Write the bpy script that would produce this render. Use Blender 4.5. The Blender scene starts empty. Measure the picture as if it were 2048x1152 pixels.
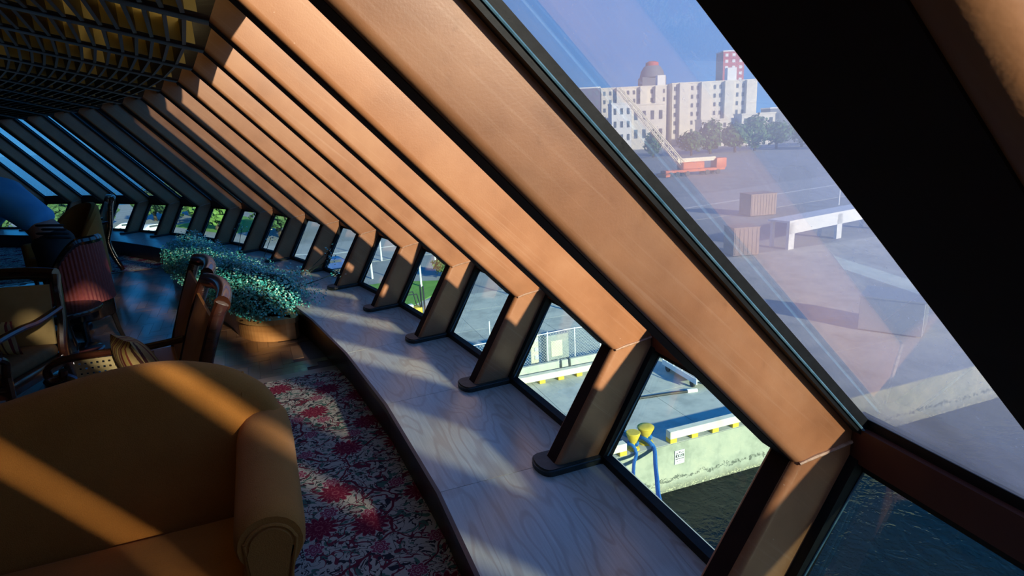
import bpy, bmesh, math, random
from mathutils import Vector, Matrix
random.seed(7)
PI = math.pi
C = bpy.context.scene.collection
scene = bpy.context.scene

# ------------------------------------------------------------------ camera
EYE = 1.65
cam_d = bpy.data.cameras.new('camera')
cam_d.sensor_width = 36.0
cam_d.lens = 1224.03 * 36.0 / 2048.0
cam_d.clip_start = 0.02
cam_d.clip_end = 20000
cam = bpy.data.objects.new('camera', cam_d)
C.objects.link(cam)
PITCH, ROLL = 0.25213, -0.049476
fw = Vector((0, math.cos(PITCH), -math.sin(PITCH)))
r0 = Vector((1, 0, 0)); u0 = r0.cross(fw)
rr = math.cos(ROLL) * r0 + math.sin(ROLL) * u0
uu = -math.sin(ROLL) * r0 + math.cos(ROLL) * u0
cam.matrix_world = Matrix(((rr.x, uu.x, -fw.x, 0), (rr.y, uu.y, -fw.y, 0), (rr.z, uu.z, -fw.z, EYE), (0, 0, 0, 1)))
scene.camera = cam

# ------------------------------------------------------------------ sky, sun, exposure
scene.view_settings.view_transform = 'Standard'
scene.view_settings.look = 'None'
scene.view_settings.exposure = 0.0
scene.view_settings.gamma = 1.0
scene.view_settings.use_curve_mapping = False
world = bpy.data.worlds.new('world'); scene.world = world
world.use_nodes = True
wn = world.node_tree; wn.nodes.clear()
wo = wn.nodes.new('ShaderNodeOutputWorld'); wb = wn.nodes.new('ShaderNodeBackground')
wt = wn.nodes.new('ShaderNodeTexCoord'); ws = wn.nodes.new('ShaderNodeSeparateXYZ'); wr = wn.nodes.new('ShaderNodeValToRGB')
wn.links.new(wt.outputs['Generated'], ws.inputs[0]); wn.links.new(ws.outputs['Z'], wr.inputs[0])
wr.color_ramp.elements[0].position = 0.0; wr.color_ramp.elements[0].color = (0.075, 0.32, 0.62, 1)
e = wr.color_ramp.elements.new(0.10); e.color = (0.020, 0.225, 0.55, 1)
wr.color_ramp.elements[-1].position = 0.7; wr.color_ramp.elements[-1].color = (0.012, 0.11, 0.40, 1)
wn.links.new(wr.outputs[0], wb.inputs[0]); wb.inputs[1].default_value = 1.9
wn.links.new(wb.outputs[0], wo.inputs[0])

sun_d = bpy.data.lights.new('sun', 'SUN'); sun_d.energy = 11.0; sun_d.color = (1.0, 0.80, 0.56); sun_d.angle = 0.028
sun = bpy.data.objects.new('sun', sun_d); C.objects.link(sun)
SUN_EL = math.radians(17.6); SUN_AZ = math.atan2(-.786, .618)
sdir = Vector((math.cos(SUN_AZ) * math.cos(SUN_EL), math.sin(SUN_AZ) * math.cos(SUN_EL), math.sin(SUN_EL)))
sun.rotation_euler = sdir.to_track_quat('Z', 'Y').to_euler()

# ------------------------------------------------------------------ helpers
def mesh_obj(name, verts, faces, mat=None, parent=None, smooth=False, kind=None):
    me = bpy.data.meshes.new(name)
    me.from_pydata([tuple(v) for v in verts], [], faces)
    me.update()
    if mat: me.materials.append(mat)
    if smooth:
        for p in me.polygons: p.use_smooth = True
    o = bpy.data.objects.new(name, me); C.objects.link(o)
    if parent: o.parent = parent
    if kind: o['kind'] = kind
    return o

def bm_obj(name, bm, mat=None, parent=None, smooth=False, kind=None):
    bmesh.ops.recalc_face_normals(bm, faces=bm.faces)
    me = bpy.data.meshes.new(name); bm.to_mesh(me); bm.free()
    if mat: me.materials.append(mat)
    if smooth:
        for p in me.polygons: p.use_smooth = True
        try: me.set_sharp_from_angle(angle=math.radians(40))
        except Exception: pass
    o = bpy.data.objects.new(name, me); C.objects.link(o)
    if parent: o.parent = parent
    if kind: o['kind'] = kind
    return o

def empty(name, loc=(0, 0, 0), rz=0.0, parent=None):
    o = bpy.data.objects.new(name, None); C.objects.link(o)
    o.location = loc; o.rotation_euler = (0, 0, rz); o.empty_display_size = .1
    if parent: o.parent = parent
    return o

def tag(o, label, cat=None, group=None, kind=None):
    o['label'] = label
    if cat: o['category'] = cat
    if group: o['group'] = group
    if kind: o['kind'] = kind
    return o

def share(src, name, parent, loc=None, rot=None):
    o = src.copy(); o.name = name; C.objects.link(o); o.parent = parent
    if loc is not None: o.location = loc
    if rot is not None: o.rotation_euler = rot
    return o

def add_box(bm, x0, x1, y0, y1, z0, z1, M=None):
    vs = [bm.verts.new((x, y, z)) for x in (x0, x1) for y in (y0, y1) for z in (z0, z1)]
    for f in ((0, 1, 3, 2), (4, 6, 7, 5), (0, 4, 5, 1), (2, 3, 7, 6), (0, 2, 6, 4), (1, 5, 7, 3)):
        bm.faces.new([vs[i] for i in f])
    if M is not None:
        for v in vs: v.co = M @ v.co
    return vs

def box_bm(x0, x1, y0, y1, z0, z1, bev=0.0, seg=2):
    bm = bmesh.new(); add_box(bm, x0, x1, y0, y1, z0, z1)
    if bev: bmesh.ops.bevel(bm, geom=list(bm.edges), offset=bev, segments=seg, profile=.5, affect='EDGES')
    return bm

def add_prism(bm, poly, z0, z1):
    a = [bm.verts.new((p[0], p[1], z0)) for p in poly]
    b = [bm.verts.new((p[0], p[1], z1)) for p in poly]
    n = len(poly)
    bm.faces.new(a[::-1]); bm.faces.new(b)
    for i in range(n): bm.faces.new((a[i], a[(i + 1) % n], b[(i + 1) % n], b[i]))
    return a, b

def add_quad_prism(bm, q0, q1):
    """solid between two rings of points (same count)"""
    a = [bm.verts.new(p) for p in q0]; b = [bm.verts.new(p) for p in q1]; n = len(q0)
    bm.faces.new(a[::-1]); bm.faces.new(b)
    for i in range(n): bm.faces.new((a[i], a[(i + 1) % n], b[(i + 1) % n], b[i]))

def add_tube(bm, pts, rad, seg=8, cap=True, squash=None):
    pts = [Vector(p) for p in pts]
    if not hasattr(rad, '__len__'): rad = [rad] * len(pts)
    rings = []
    prev = None
    for i, p in enumerate(pts):
        t = (pts[min(i + 1, len(pts) - 1)] - pts[max(i - 1, 0)])
        if t.length < 1e-9: t = Vector((0, 0, 1))
        t.normalize()
        if prev is None:
            n = t.cross(Vector((0, 0, 1)))
            if n.length < 1e-3: n = t.cross(Vector((1, 0, 0)))
        else:
            n = prev - t * prev.dot(t)
        n.normalize(); prev = n; b = t.cross(n)
        sx, sy = (1, 1) if squash is None else squash
        rings.append([bm.verts.new(p + rad[i] * (math.cos(2 * PI * k / seg) * n * sx + math.sin(2 * PI * k / seg) * b * sy)) for k in range(seg)])
    for i in range(len(rings) - 1):
        for k in range(seg):
            bm.faces.new((rings[i][k], rings[i][(k + 1) % seg], rings[i + 1][(k + 1) % seg], rings[i + 1][k]))
    if cap:
        bm.faces.new(rings[0][::-1]); bm.faces.new(rings[-1])

def add_lathe(bm, prof, seg=20, c=(0, 0)):
    rings = []
    for r, z in prof:
        rings.append([bm.verts.new((c[0] + r * math.cos(2 * PI * k / seg), c[1] + r * math.sin(2 * PI * k / seg), z)) for k in range(seg)])
    for i in range(len(rings) - 1):
        for k in range(seg):
            bm.faces.new((rings[i][k], rings[i][(k + 1) % seg], rings[i + 1][(k + 1) % seg], rings[i + 1][k]))
    bm.faces.new(rings[0][::-1]); bm.faces.new(rings[-1])

def smooth_path(pts, n=6):
    """Catmull-Rom through pts"""
    pts = [Vector(p) for p in pts]; out = []
    for i in range(len(pts) - 1):
        p0 = pts[max(i - 1, 0)]; p1 = pts[i]; p2 = pts[i + 1]; p3 = pts[min(i + 2, len(pts) - 1)]
        for k in range(n):
            t = k / n
            out.append(.5 * ((2 * p1) + (-p0 + p2) * t + (2 * p0 - 5 * p1 + 4 * p2 - p3) * t * t + (-p0 + 3 * p1 - 3 * p2 + p3) * t ** 3))
    out.append(pts[-1]); return out

# ------------------------------------------------------------------ materials
class NT:
    def __init__(s, m):
        m.use_nodes = True; s.t = m.node_tree; s.t.nodes.clear()
    def n(s, kind, **kw):
        nd = s.t.nodes.new('ShaderNode' + kind)
        for k, v in kw.items():
            if k.startswith('i_'):
                key = k[2:]
                nd.inputs[int(key) if key.isdigit() else key.replace('_', ' ')].default_value = v
            else: setattr(nd, k, v)
        return nd
    def l(s, a, b): s.t.links.new(a, b)
    def math(s, op, a, b=None, clamp=False):
        nd = s.n('Math', operation=op); nd.use_clamp = clamp
        for i, v in enumerate((a, b)):
            if v is None: continue
            if isinstance(v, (int, float)): nd.inputs[i].default_value = v
            else: s.l(v, nd.inputs[i])
        return nd.outputs[0]
    def mix(s, fac, a, b):
        nd = s.n('Mix', data_type='RGBA')
        for sock, v in ((nd.inputs[0], fac), (nd.inputs[6], a), (nd.inputs[7], b)):
            if isinstance(v, (int, float)): sock.default_value = v
            elif isinstance(v, tuple): sock.default_value = (*v, 1) if len(v) == 3 else v
            else: s.l(v, sock)
        return nd.outputs[2]
    def ramp(s, fac, stops):
        nd = s.n('ValToRGB'); s.l(fac, nd.inputs[0]); cr = nd.color_ramp
        while len(cr.elements) < len(stops): cr.elements.new(.5)
        for e, (p, c) in zip(cr.elements, stops):
            e.position = p; e.color = (*c, 1) if isinstance(c, tuple) else (c, c, c, 1)
        return nd.outputs[0]
    def noise(s, scale, detail=4, vec=None, rough=.55, dist=0.0):
        nd = s.n('TexNoise'); nd.inputs['Scale'].default_value = scale; nd.inputs['Detail'].default_value = detail
        nd.inputs['Roughness'].default_value = rough; nd.inputs['Distortion'].default_value = dist
        if vec is not None: s.l(vec, nd.inputs['Vector'])
        return nd.outputs['Fac']
    def coord(s, which='Object', scale=None, rot=None, loc=None):
        tc = s.n('TexCoord'); v = tc.outputs[which]
        if scale or rot or loc:
            mp = s.n('Mapping')
            if scale: mp.inputs['Scale'].default_value = scale
            if rot: mp.inputs['Rotation'].default_value = rot
            if loc: mp.inputs['Location'].default_value = loc
            s.l(v, mp.inputs['Vector']); v = mp.outputs[0]
        return v
    def out(s, color, rough=.5, metal=0.0, coat=0.0, coat_rough=.1, bump=None, bump_str=.2, bump_dist=.01, spec=.5, sheen=0.0, trans=0.0):
        p = s.n('BsdfPrincipled')
        for key, v in (('Base Color', color), ('Roughness', rough), ('Metallic', metal)):
            if isinstance(v, (int, float)): p.inputs[key].default_value = v
            elif isinstance(v, tuple): p.inputs[key].default_value = (*v, 1)
            else: s.l(v, p.inputs[key])
        p.inputs['Coat Weight'].default_value = coat; p.inputs['Coat Roughness'].default_value = coat_rough
        p.inputs['Specular IOR Level'].default_value = spec; p.inputs['Sheen Weight'].default_value = sheen
        if bump is not None:
            b = s.n('Bump'); b.inputs['Strength'].default_value = bump_str; b.inputs['Distance'].default_value = bump_dist
            s.l(bump, b.inputs['Height']); s.l(b.outputs[0], p.inputs['Normal'])
        o = s.n('OutputMaterial'); s.l(p.outputs[0], o.inputs[0]); return p

def mat_var(name, c1, c2, scale=8, rough=.5, bump=0.0, stretch=None, **kw):
    m = bpy.data.materials.new(name); t = NT(m)
    v = t.coord('Object', scale=stretch) if stretch else t.coord('Object')
    f = t.noise(scale, 5, v)
    col = t.ramp(f, [(.3, c1), (.7, c2)])
    t.out(col, rough, bump=f if bump else None, bump_str=bump, **kw)
    return m

M = {}
# painted / leathery brown rib
m = bpy.data.materials.new('rib_brown'); t = NT(m)
v = t.coord('Object')
oi = t.n('ObjectInfo')
vv = t.n('VectorMath', operation='ADD'); t.l(v, vv.inputs[0])
cmb = t.n('CombineXYZ'); t.l(t.math('MULTIPLY', oi.outputs['Random'], 37.0), cmb.inputs[0]); t.l(cmb.outputs[0], vv.inputs[1])
big = t.noise(3.2, 5, vv.outputs[0], .6)
mp = t.n('Mapping'); t.l(vv.outputs[0], mp.inputs['Vector']); mp.inputs['Rotation'].default_value = (0, math.radians(46.4), 0)
mp3 = t.n('Mapping'); t.l(mp.outputs[0], mp3.inputs['Vector']); mp3.inputs['Scale'].default_value = (30, 8, .6)
st = t.noise(2.0, 4, mp3.outputs[0], .7)
fine = t.noise(170, 2, v)
col = t.ramp(big, [(.28, (.34, .142, .060)), (.5, (.43, .19, .083)), (.72, (.50, .245, .117))])
col = t.mix(t.math('MULTIPLY', t.ramp(st, [(.55, 0.0), (.70, 1.0)]), .34), col, (.60, .36, .22))
spk = t.ramp(t.noise(60, 2, vv.outputs[0]), [(.74, 0.0), (.78, 1.0)])
col = t.mix(t.math('MULTIPLY', spk, .5), col, (.7, .5, .36))
t.out(col, t.ramp(big, [(.3, .36), (.7, .52)]), bump=fine, bump_str=.12, bump_dist=.002, coat=.22, coat_rough=.32)
M['rib'] = m
M['weld'] = mat_var('weld_bead', (.34, .17, .09), (.62, .42, .28), 60, .45, .3)
M['cap'] = mat_var('rib_shade_dark', (.018, .007, .005), (.028, .011, .008), 14, .75, .05, spec=.2)  # near-black brown, shade of the rib inner faces put into colour
M['rubber'] = mat_var('black_rubber', (.004, .0055, .007), (.008, .011, .013), 30, .55, .1, spec=.25)
M['transom'] = mat_var('transom_shade_brown', (.055, .014, .008), (.08, .022, .012), 6, .5, .05)  # red-brown darkened to carry the shade on the crossbar
M['base'] = mat_var('base_rubber', (.012, .022, .018), (.04, .055, .045), 26, .42, .2)
M['blue_glint'] = mat_var('gasket_glint', (.06, .16, .22), (.14, .28, .36), 40, .3)  # blue colour painted as a highlight on the gasket edge
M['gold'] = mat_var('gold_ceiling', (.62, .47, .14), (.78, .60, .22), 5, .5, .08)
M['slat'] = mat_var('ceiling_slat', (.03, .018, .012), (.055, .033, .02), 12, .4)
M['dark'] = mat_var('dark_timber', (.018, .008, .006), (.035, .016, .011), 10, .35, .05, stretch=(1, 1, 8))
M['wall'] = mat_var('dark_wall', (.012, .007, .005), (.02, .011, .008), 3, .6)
M['ceil'] = mat_var('dark_ceiling', (.05, .04, .03), (.07, .055, .04), 3, .7)
M['hull'] = mat_var('hull_paint', (.5, .5, .5), (.6, .6, .6), 3, .5)

def glass_mat(name, tint, dust, dust_col, streak=True):
    m = bpy.data.materials.new(name); t = NT(m)
    v = t.coord('Object')
    tr = t.n('BsdfTransparent'); tr.inputs[0].default_value = (*tint, 1)
    gl = t.n('BsdfGlossy'); gl.inputs['Roughness'].default_value = .015; gl.inputs['Color'].default_value = (1, 1, 1, 1)
    fr = t.n('Fresnel'); gm = t.n('NewGeometry')
    t.l(t.math('SUBTRACT', 1.5, t.math('MULTIPLY', gm.outputs['Backfacing'], 1.5 - 1 / 1.5)), fr.inputs['IOR'])
    df = t.n('BsdfDiffuse'); df.inputs['Color'].default_value = (*dust_col, 1)
    tl = t.n('BsdfTranslucent'); tl.inputs['Color'].default_value = (*dust_col, 1)
    dm = t.n('MixShader'); dm.inputs[0].default_value = .62; t.l(df.outputs[0], dm.inputs[1]); t.l(tl.outputs[0], dm.inputs[2])
    n1 = t.noise(2.3, 6, v, .65, .6)
    mp = t.n('Mapping'); t.l(v, mp.inputs['Vector']); mp.inputs['Scale'].default_value = (14, 14, 1.4)
    n2 = t.noise(3.0, 5, mp.outputs[0], .7)
    sp = t.ramp(t.noise(150, 2, v), [(.70, 0.0), (.76, 1.0)])
    clump = t.ramp(t.noise(2.8, 3, v), [(.52, 0.0), (.72, 1.0)])
    f = t.math('MULTIPLY', t.ramp(n1, [(.25, .45), (.75, 1.25)]), dust)
    f = t.math('ADD', f, t.math('MULTIPLY', t.ramp(n2, [(.6, 0.0), (.8, 1.0)]), dust * .9))
    f = t.math('ADD', f, t.math('MULTIPLY', t.math('MULTIPLY', sp, clump), dust * 5.0))
    mx = t.n('MixShader'); t.l(f, mx.inputs[0]); t.l(tr.outputs[0], mx.inputs[1]); t.l(dm.outputs[0], mx.inputs[2])
    m2 = t.n('MixShader'); t.l(t.math('MULTIPLY', fr.outputs[0], 1.5, clamp=True), m2.inputs[0]); t.l(mx.outputs[0], m2.inputs[1]); t.l(gl.outputs[0], m2.inputs[2])
    o = t.n('OutputMaterial'); t.l(m2.outputs[0], o.inputs[0])
    return m
M['glass_up'] = glass_mat('upper_glass', (.84, .90, .96), .29, (.60, .70, .92))
M['glass_clean'] = glass_mat('washed_glass', (.90, .94, .97), .05, (.66, .74, .92))
M['glass_low'] = glass_mat('lower_glass', (.78, .95, .97), .012, (.7, .8, .85))

# pale oak laminate of the window ledge
m = bpy.data.materials.new('ledge_oak'); t = NT(m)
oi = t.n('ObjectInfo'); v = t.coord('Object')
vv = t.n('VectorMath', operation='ADD'); t.l(v, vv.inputs[0])
cmb = t.n('CombineXYZ'); t.l(t.math('MULTIPLY', oi.outputs['Random'], 23.0), cmb.inputs[0]); t.l(cmb.outputs[0], vv.inputs[1])
mp = t.n('Mapping'); t.l(vv.outputs[0], mp.inputs['Vector']); mp.inputs['Scale'].default_value = (3.4, .75, 1)
big = t.noise(1.35, 2, mp.outputs[0], .45, .35)
rings = t.n('Math', operation='SINE'); t.l(t.math('MULTIPLY', big, 78.0), rings.inputs[0])
mp2 = t.n('Mapping'); t.l(vv.outputs[0], mp2.inputs['Vector']); mp2.inputs['Scale'].default_value = (46, 1.6, 1)
gr = t.noise(1.6, 6, mp2.outputs[0], .7)
col = t.ramp(gr, [(.3, (.39, .43, .36)), (.7, (.54, .61, .53))])
col = t.mix(t.math('MULTIPLY', t.ramp(rings.outputs[0], [(.45, 0.0), (.95, 1.0)]), .45), col, (.30, .25, .19))
spots = t.ramp(t.noise(2.2, 3, vv.outputs[0]), [(.60, 0.0), (.75, 1.0)])
col = t.mix(t.math('MULTIPLY', spots, .3), col, (.36, .21, .13))
t.out(col, t.ramp(gr, [(.3, .40), (.7, .30)]), bump=gr, bump_str=.05, bump_dist=.002, coat=.85, coat_rough=.24)
M['oak'] = m

# parquet
m = bpy.data.materials.new('parquet_wood'); t = NT(m)
oi = t.n('ObjectInfo'); geo = t.n('NewGeometry')
mp = t.n('Mapping'); t.l(t.coord('Object'), mp.inputs['Vector']); mp.inputs['Scale'].default_value = (6, 40, 6)
gr = t.noise(1.0, 5, mp.outputs[0], .7)
rnd = t.math('ADD', oi.outputs['Random'], geo.outputs['Random Per Island'])
rnd = t.math('FRACT', rnd)
base = t.ramp(rnd, [(0, (.075, .036, .019)), (.55, (.12, .06, .031)), (1, (.20, .11, .06))])
col = t.mix(t.math('MULTIPLY', gr, .55), base, (.05, .022, .012))
t.out(col, .3, coat=.85, coat_rough=.13, bump=gr, bump_str=.04, bump_dist=.002)
M['parquet'] = m
M['border'] = mat_var('parquet_border', (.17, .11, .07), (.26, .17, .11), 3, .3, 0, stretch=(2, 26, 1), coat=.5, coat_rough=.2)
M['subfloor'] = mat_var('subfloor', (.03, .015, .01), (.05, .025, .015), 6, .6)

# floral carpet
m = bpy.data.materials.new('floral_carpet'); t = NT(m)
v0 = t.coord('Object')
wob = t.n('TexNoise'); wob.inputs['Scale'].default_value = 5.0; wob.inputs['Detail'].default_value = 2; t.l(v0, wob.inputs['Vector'])
wsub = t.n('VectorMath', operation='SUBTRACT'); t.l(wob.outputs['Color'], wsub.inputs[0]); wsub.inputs[1].default_value = (.5, .5, .5)
wsc = t.n('VectorMath', operation='SCALE'); t.l(wsub.outputs[0], wsc.inputs[0]); wsc.inputs['Scale'].default_value = .16
wadd = t.n('VectorMath', operation='ADD'); t.l(v0, wadd.inputs[0]); t.l(wsc.outputs[0], wadd.inputs[1])
v = wadd.outputs[0]
def flowers(scale, r0, petals, seed):
    mp = t.n('Mapping'); t.l(v0, mp.inputs['Vector']); mp.inputs['Location'].default_value = (seed, seed * 1.7, 0)
    flat = t.n('VectorMath', operation='MULTIPLY'); t.l(mp.outputs[0], flat.inputs[0]); flat.inputs[1].default_value = (1, 1, 0)
    vo = t.n('TexVoronoi', voronoi_dimensions='2D'); vo.inputs['Scale'].default_value = scale; vo.inputs['Randomness'].default_value = .55
    t.l(flat.outputs[0], vo.inputs['Vector'])
    sc = t.n('VectorMath', operation='SCALE'); t.l(flat.outputs[0], sc.inputs[0]); sc.inputs['Scale'].default_value = 1.0
    df = t.n('VectorMath', operation='SUBTRACT'); t.l(sc.outputs[0], df.inputs[0]); t.l(vo.outputs['Position'], df.inputs[1])
    sp = t.n('SeparateXYZ'); t.l(df.outputs[0], sp.inputs[0])
    ang = t.math('ARCTAN2', sp.outputs[1], sp.outputs[0])
    ln = t.n('VectorMath', operation='LENGTH'); t.l(df.outputs[0], ln.inputs[0])
    pet = t.math('ABSOLUTE', t.math('SINE', t.math('MULTIPLY', ang, petals / 2)))
    rad = t.math('MULTIPLY', t.math('ADD', t.math('MULTIPLY', pet, .38), .62), r0)
    q = t.math('DIVIDE', ln.outputs['Value'], rad)
    inside = t.math('LESS_THAN', q, 1.0)
    vein = t.math('LESS_THAN', t.math('ABSOLUTE', t.math('SUBTRACT', t.math('FRACT', t.math('MULTIPLY', q, 2.6)), .5)), .09)
    return inside, vein, q, vo.outputs['Color']
f1, ve1, q1_, colr1 = flowers(2.6, .088, 13, 0.3)
f2, ve2, q2_, colr2 = flowers(4.0, .045, 7, 5.2)
vA = t.n('TexVoronoi', voronoi_dimensions='2D', feature='DISTANCE_TO_EDGE'); vA.inputs['Scale'].default_value = 3.1; t.l(v, vA.inputs['Vector'])
vine = t.math('LESS_THAN', vA.outputs['Distance'], .016)
n1 = t.noise(9, 2, v, .5, .5)
sw = t.math('LESS_THAN', t.math('ABSOLUTE', t.math('SUBTRACT', n1, .5)), .016)
n3 = t.noise(17, 2, v, .5, 1.2)
sw2 = t.math('LESS_THAN', t.math('ABSOLUTE', t.math('SUBTRACT', n3, .47)), .022)
n4 = t.noise(24, 1.5, v, .5, .3)
leaf = t.math('GREATER_THAN', n4, .60)
leaf2 = t.math('LESS_THAN', n4, .355)
weave = t.noise(420, 1, v0)
ground = t.mix(weave, (.36, .33, .25), (.56, .52, .41))
col = t.mix(leaf, ground, (.075, .16, .115))
col = t.mix(leaf2, col, (.035, .038, .045))
col = t.mix(sw2, col, (.04, .032, .036))
col = t.mix(sw, col, (.17, .03, .045))
col = t.mix(vine, col, (.15, .022, .035))
col = t.mix(f2, col, (.26, .05, .085))
col = t.mix(t.math('MULTIPLY', f2, ve2), col, (.55, .42, .36))
col = t.mix(f1, col, (.18, .014, .035))
col = t.mix(t.math('MULTIPLY', f1, ve1), col, (.34, .09, .10))
t.out(col, .95, bump=weave, bump_str=.4, bump_dist=.004, spec=.1)
M['carpet'] = m

# sofa wool
m = bpy.data.materials.new('mustard_wool'); t = NT(m)
v = t.coord('Object'); a = t.noise(260, 2, v); b2 = t.noise(6, 4, v)
col = t.ramp(b2, [(.3, (.44, .172, .034)), (.7, (.52, .21, .044))])
col = t.mix(t.math('MULTIPLY', a, .55), col, (.25, .10, .022))
t.out(col, .9, bump=a, bump_str=.5, bump_dist=.004, sheen=.06, spec=.10)
M['wool'] = m
M['mahogany'] = mat_var('mahogany', (.035, .010, .006), (.075, .022, .011), 7, .22, .03, stretch=(1, 1, 5), coat=.7, coat_rough=.12)
M['leather_tan'] = mat_var('tan_leather', (.33, .125, .032), (.42, .17, .05), 12, .45, .06)
M['leather_cream'] = mat_var('cream_leather', (.46, .31, .12), (.56, .39, .17), 10, .42, .05)
M['brown_seat'] = mat_var('brown_velvet', (.14, .07, .022), (.2, .10, .034), 30, .85, .1)
M['cane'] = mat_var('cane', (.55, .42, .19), (.68, .53, .27), 40, .55, .05)
M['lacquer'] = mat_var('black_lacquer', (.006, .005, .006), (.012, .01, .01), 8, .16, 0, coat=.5, coat_rough=.08)
M['tub_cream'] = mat_var('cream_lining', (.40, .38, .26), (.5, .46, .33), 12, .7)
m = bpy.data.materials.new('maroon_reed'); t = NT(m)
a = t.noise(30, 3, t.coord('Object'))
t.out(t.ramp(a, [(.3, (.20, .035, .03)), (.7, (.29, .055, .045))]), .6); M['maroon'] = m
m = bpy.data.materials.new('striped_cushion'); t = NT(m)
sx = t.n('SeparateXYZ'); t.l(t.coord('Object'), sx.inputs[0])
fr_ = t.math('FRACT', t.math('MULTIPLY', sx.outputs[0], 8.0))
nd = t.n('ValToRGB'); t.l(fr_, nd.inputs[0]); cr = nd.color_ramp; cr.interpolation = 'CONSTANT'
stops = [(0, (.55, .36, .10)), (.22, (.20, .02, .02)), (.34, (.42, .26, .12)), (.44, (.20, .02, .02)), (.52, (.62, .44, .16)), (.72, (.10, .03, .02)), (.78, (.56, .38, .14)), (.9, (.25, .05, .03))]
while len(cr.elements) < len(stops): cr.elements.new(.5)
for e_, (p_, c_) in zip(cr.elements, stops): e_.position = p_; e_.color = (*c_, 1)
t.out(nd.outputs[0], .75); M['stripe'] = m
M['planter'] = mat_var('planter_wood', (.40, .17, .05), (.50, .24, .08), 3, .35, .03, stretch=(1, 1, 9), coat=.4, coat_rough=.25)
M['planter_rim'] = mat_var('planter_rim', (.34, .19, .07), (.44, .26, .10), 4, .35, 0, coat=.4, coat_rough=.25)
M['strip'] = mat_var('pale_strip', (.55, .55, .5), (.65, .65, .6), 20, .4)
M['soil'] = mat_var('soil', (.02, .013, .01), (.10, .06, .045), 60, .95, .4)
m = bpy.data.materials.new('teal_leaf'); t = NT(m)
geo = t.n('NewGeometry')
col = t.ramp(geo.outputs['Random Per Island'], [(0, (.02, .28, .22)), (.5, (.07, .58, .50)), (.85, (.26, .76, .62)), (1, (.62, .85, .55))])
t.out(col, .30, spec=.8, coat=.8, coat_rough=.28); M['leaf'] = m
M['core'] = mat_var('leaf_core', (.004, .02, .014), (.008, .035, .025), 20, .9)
M['skin'] = mat_var('skin', (.30, .15, .10), (.36, .19, .13), 20, .5)
M['shirt'] = mat_var('blue_shirt', (.06, .42, .88), (.12, .54, .95), 6, .8, .05)
M['trousers'] = mat_var('black_trousers', (.008, .008, .010), (.014, .014, .017), 20, .8)
M['hair'] = mat_var('dark_hair', (.02, .013, .01), (.04, .025, .018), 60, .6, .3)
M['shoe'] = mat_var('black_shoe', (.01, .01, .01), (.02, .02, .02), 10, .3)
M['white_eye'] = mat_var('eye_white', (.7, .7, .68), (.75, .75, .72), 10, .3)

# ------------------------------------------------------------------ the curved window wall: rib stations
PX, PY, PSI0, K1, K2, K3 = 0.753018, 1.488168, 1.882329, 0.0651725, -0.00219464, 0.000141676
def psi(k):
    s = k - 1
    if s < -3: return psi(-2) + (s + 3) * .075
    return PSI0 + K1 * s + K2 * s * s + K3 * s ** 3
PK = {1: Vector((PX, PY, 0))}
for k in range(1, 19):
    a = psi(k + .5); PK[k + 1] = PK[k] + Vector((math.cos(a), math.sin(a), 0))
for k in range(1, -6, -1):
    a = psi(k - .5); PK[k - 1] = PK[k] - Vector((math.cos(a), math.sin(a), 0))
TK = {k: Vector((math.cos(psi(k)), math.sin(psi(k)), 0)) for k in PK}
NK = {k: Vector((math.sin(psi(k)), -math.cos(psi(k)), 0)) for k in PK}
for k in PK:
    if k < 1: PK[k] = PK[k] - TK[k] * .085
KMIN, KMAX = min(PK), max(PK)
RT = 0.155                                 # rib thickness
def W(k, n, tt, z):                        # wall coordinates -> world
    p = PK[k] + NK[k] * n + TK[k] * tt
    return Vector((p.x, p.y, z))
def WF(s, n, z):                           # fractional station, at rib mid thickness
    k = int(math.floor(s)); f = s - k
    if k >= KMAX: k = KMAX - 1; f = 1
    return W(k, n, RT / 2, z).lerp(W(k + 1, n, RT / 2, z), f)

TI = (-1.36, 2.155); KI = (0.0, 0.73); BI = (-.30, .233)
TO = (-1.275, 2.341); KO = (.2266, .767); BO = (-.30 + .20, .233)
BEAM_IN = (-3.6, 2.155 + .235 * (3.6 - 1.36))
def beamz(n): return 2.155 + .235 * (-n - 1.36)

def rib_piece(name, poly, mat, inner_edges, t0=0, t1=RT, rad=.022):
    bm = bmesh.new()
    a = [bm.verts.new((p[0], t0, p[1])) for p in poly]; b = [bm.verts.new((p[0], t1, p[1])) for p in poly]; n = len(poly)
    bm.faces.new(a); bm.faces.new(b[::-1])
    for i in range(n): bm.faces.new((a[i], b[i], b[(i + 1) % n], a[(i + 1) % n]))
    bm.edges.ensure_lookup_table()
    es = []
    for i in inner_edges:
        j = (i + 1) % n
        for pair in ((a[i], a[j]), (b[i], b[j])):
            e_ = bm.edges.get(pair)
            if e_: es.append(e_)
    bmesh.ops.bevel(bm, geom=es, offset=rad, segments=4, profile=.5, affect='EDGES')
    return bm_obj(name, bm, mat, None, smooth=True)

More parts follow.
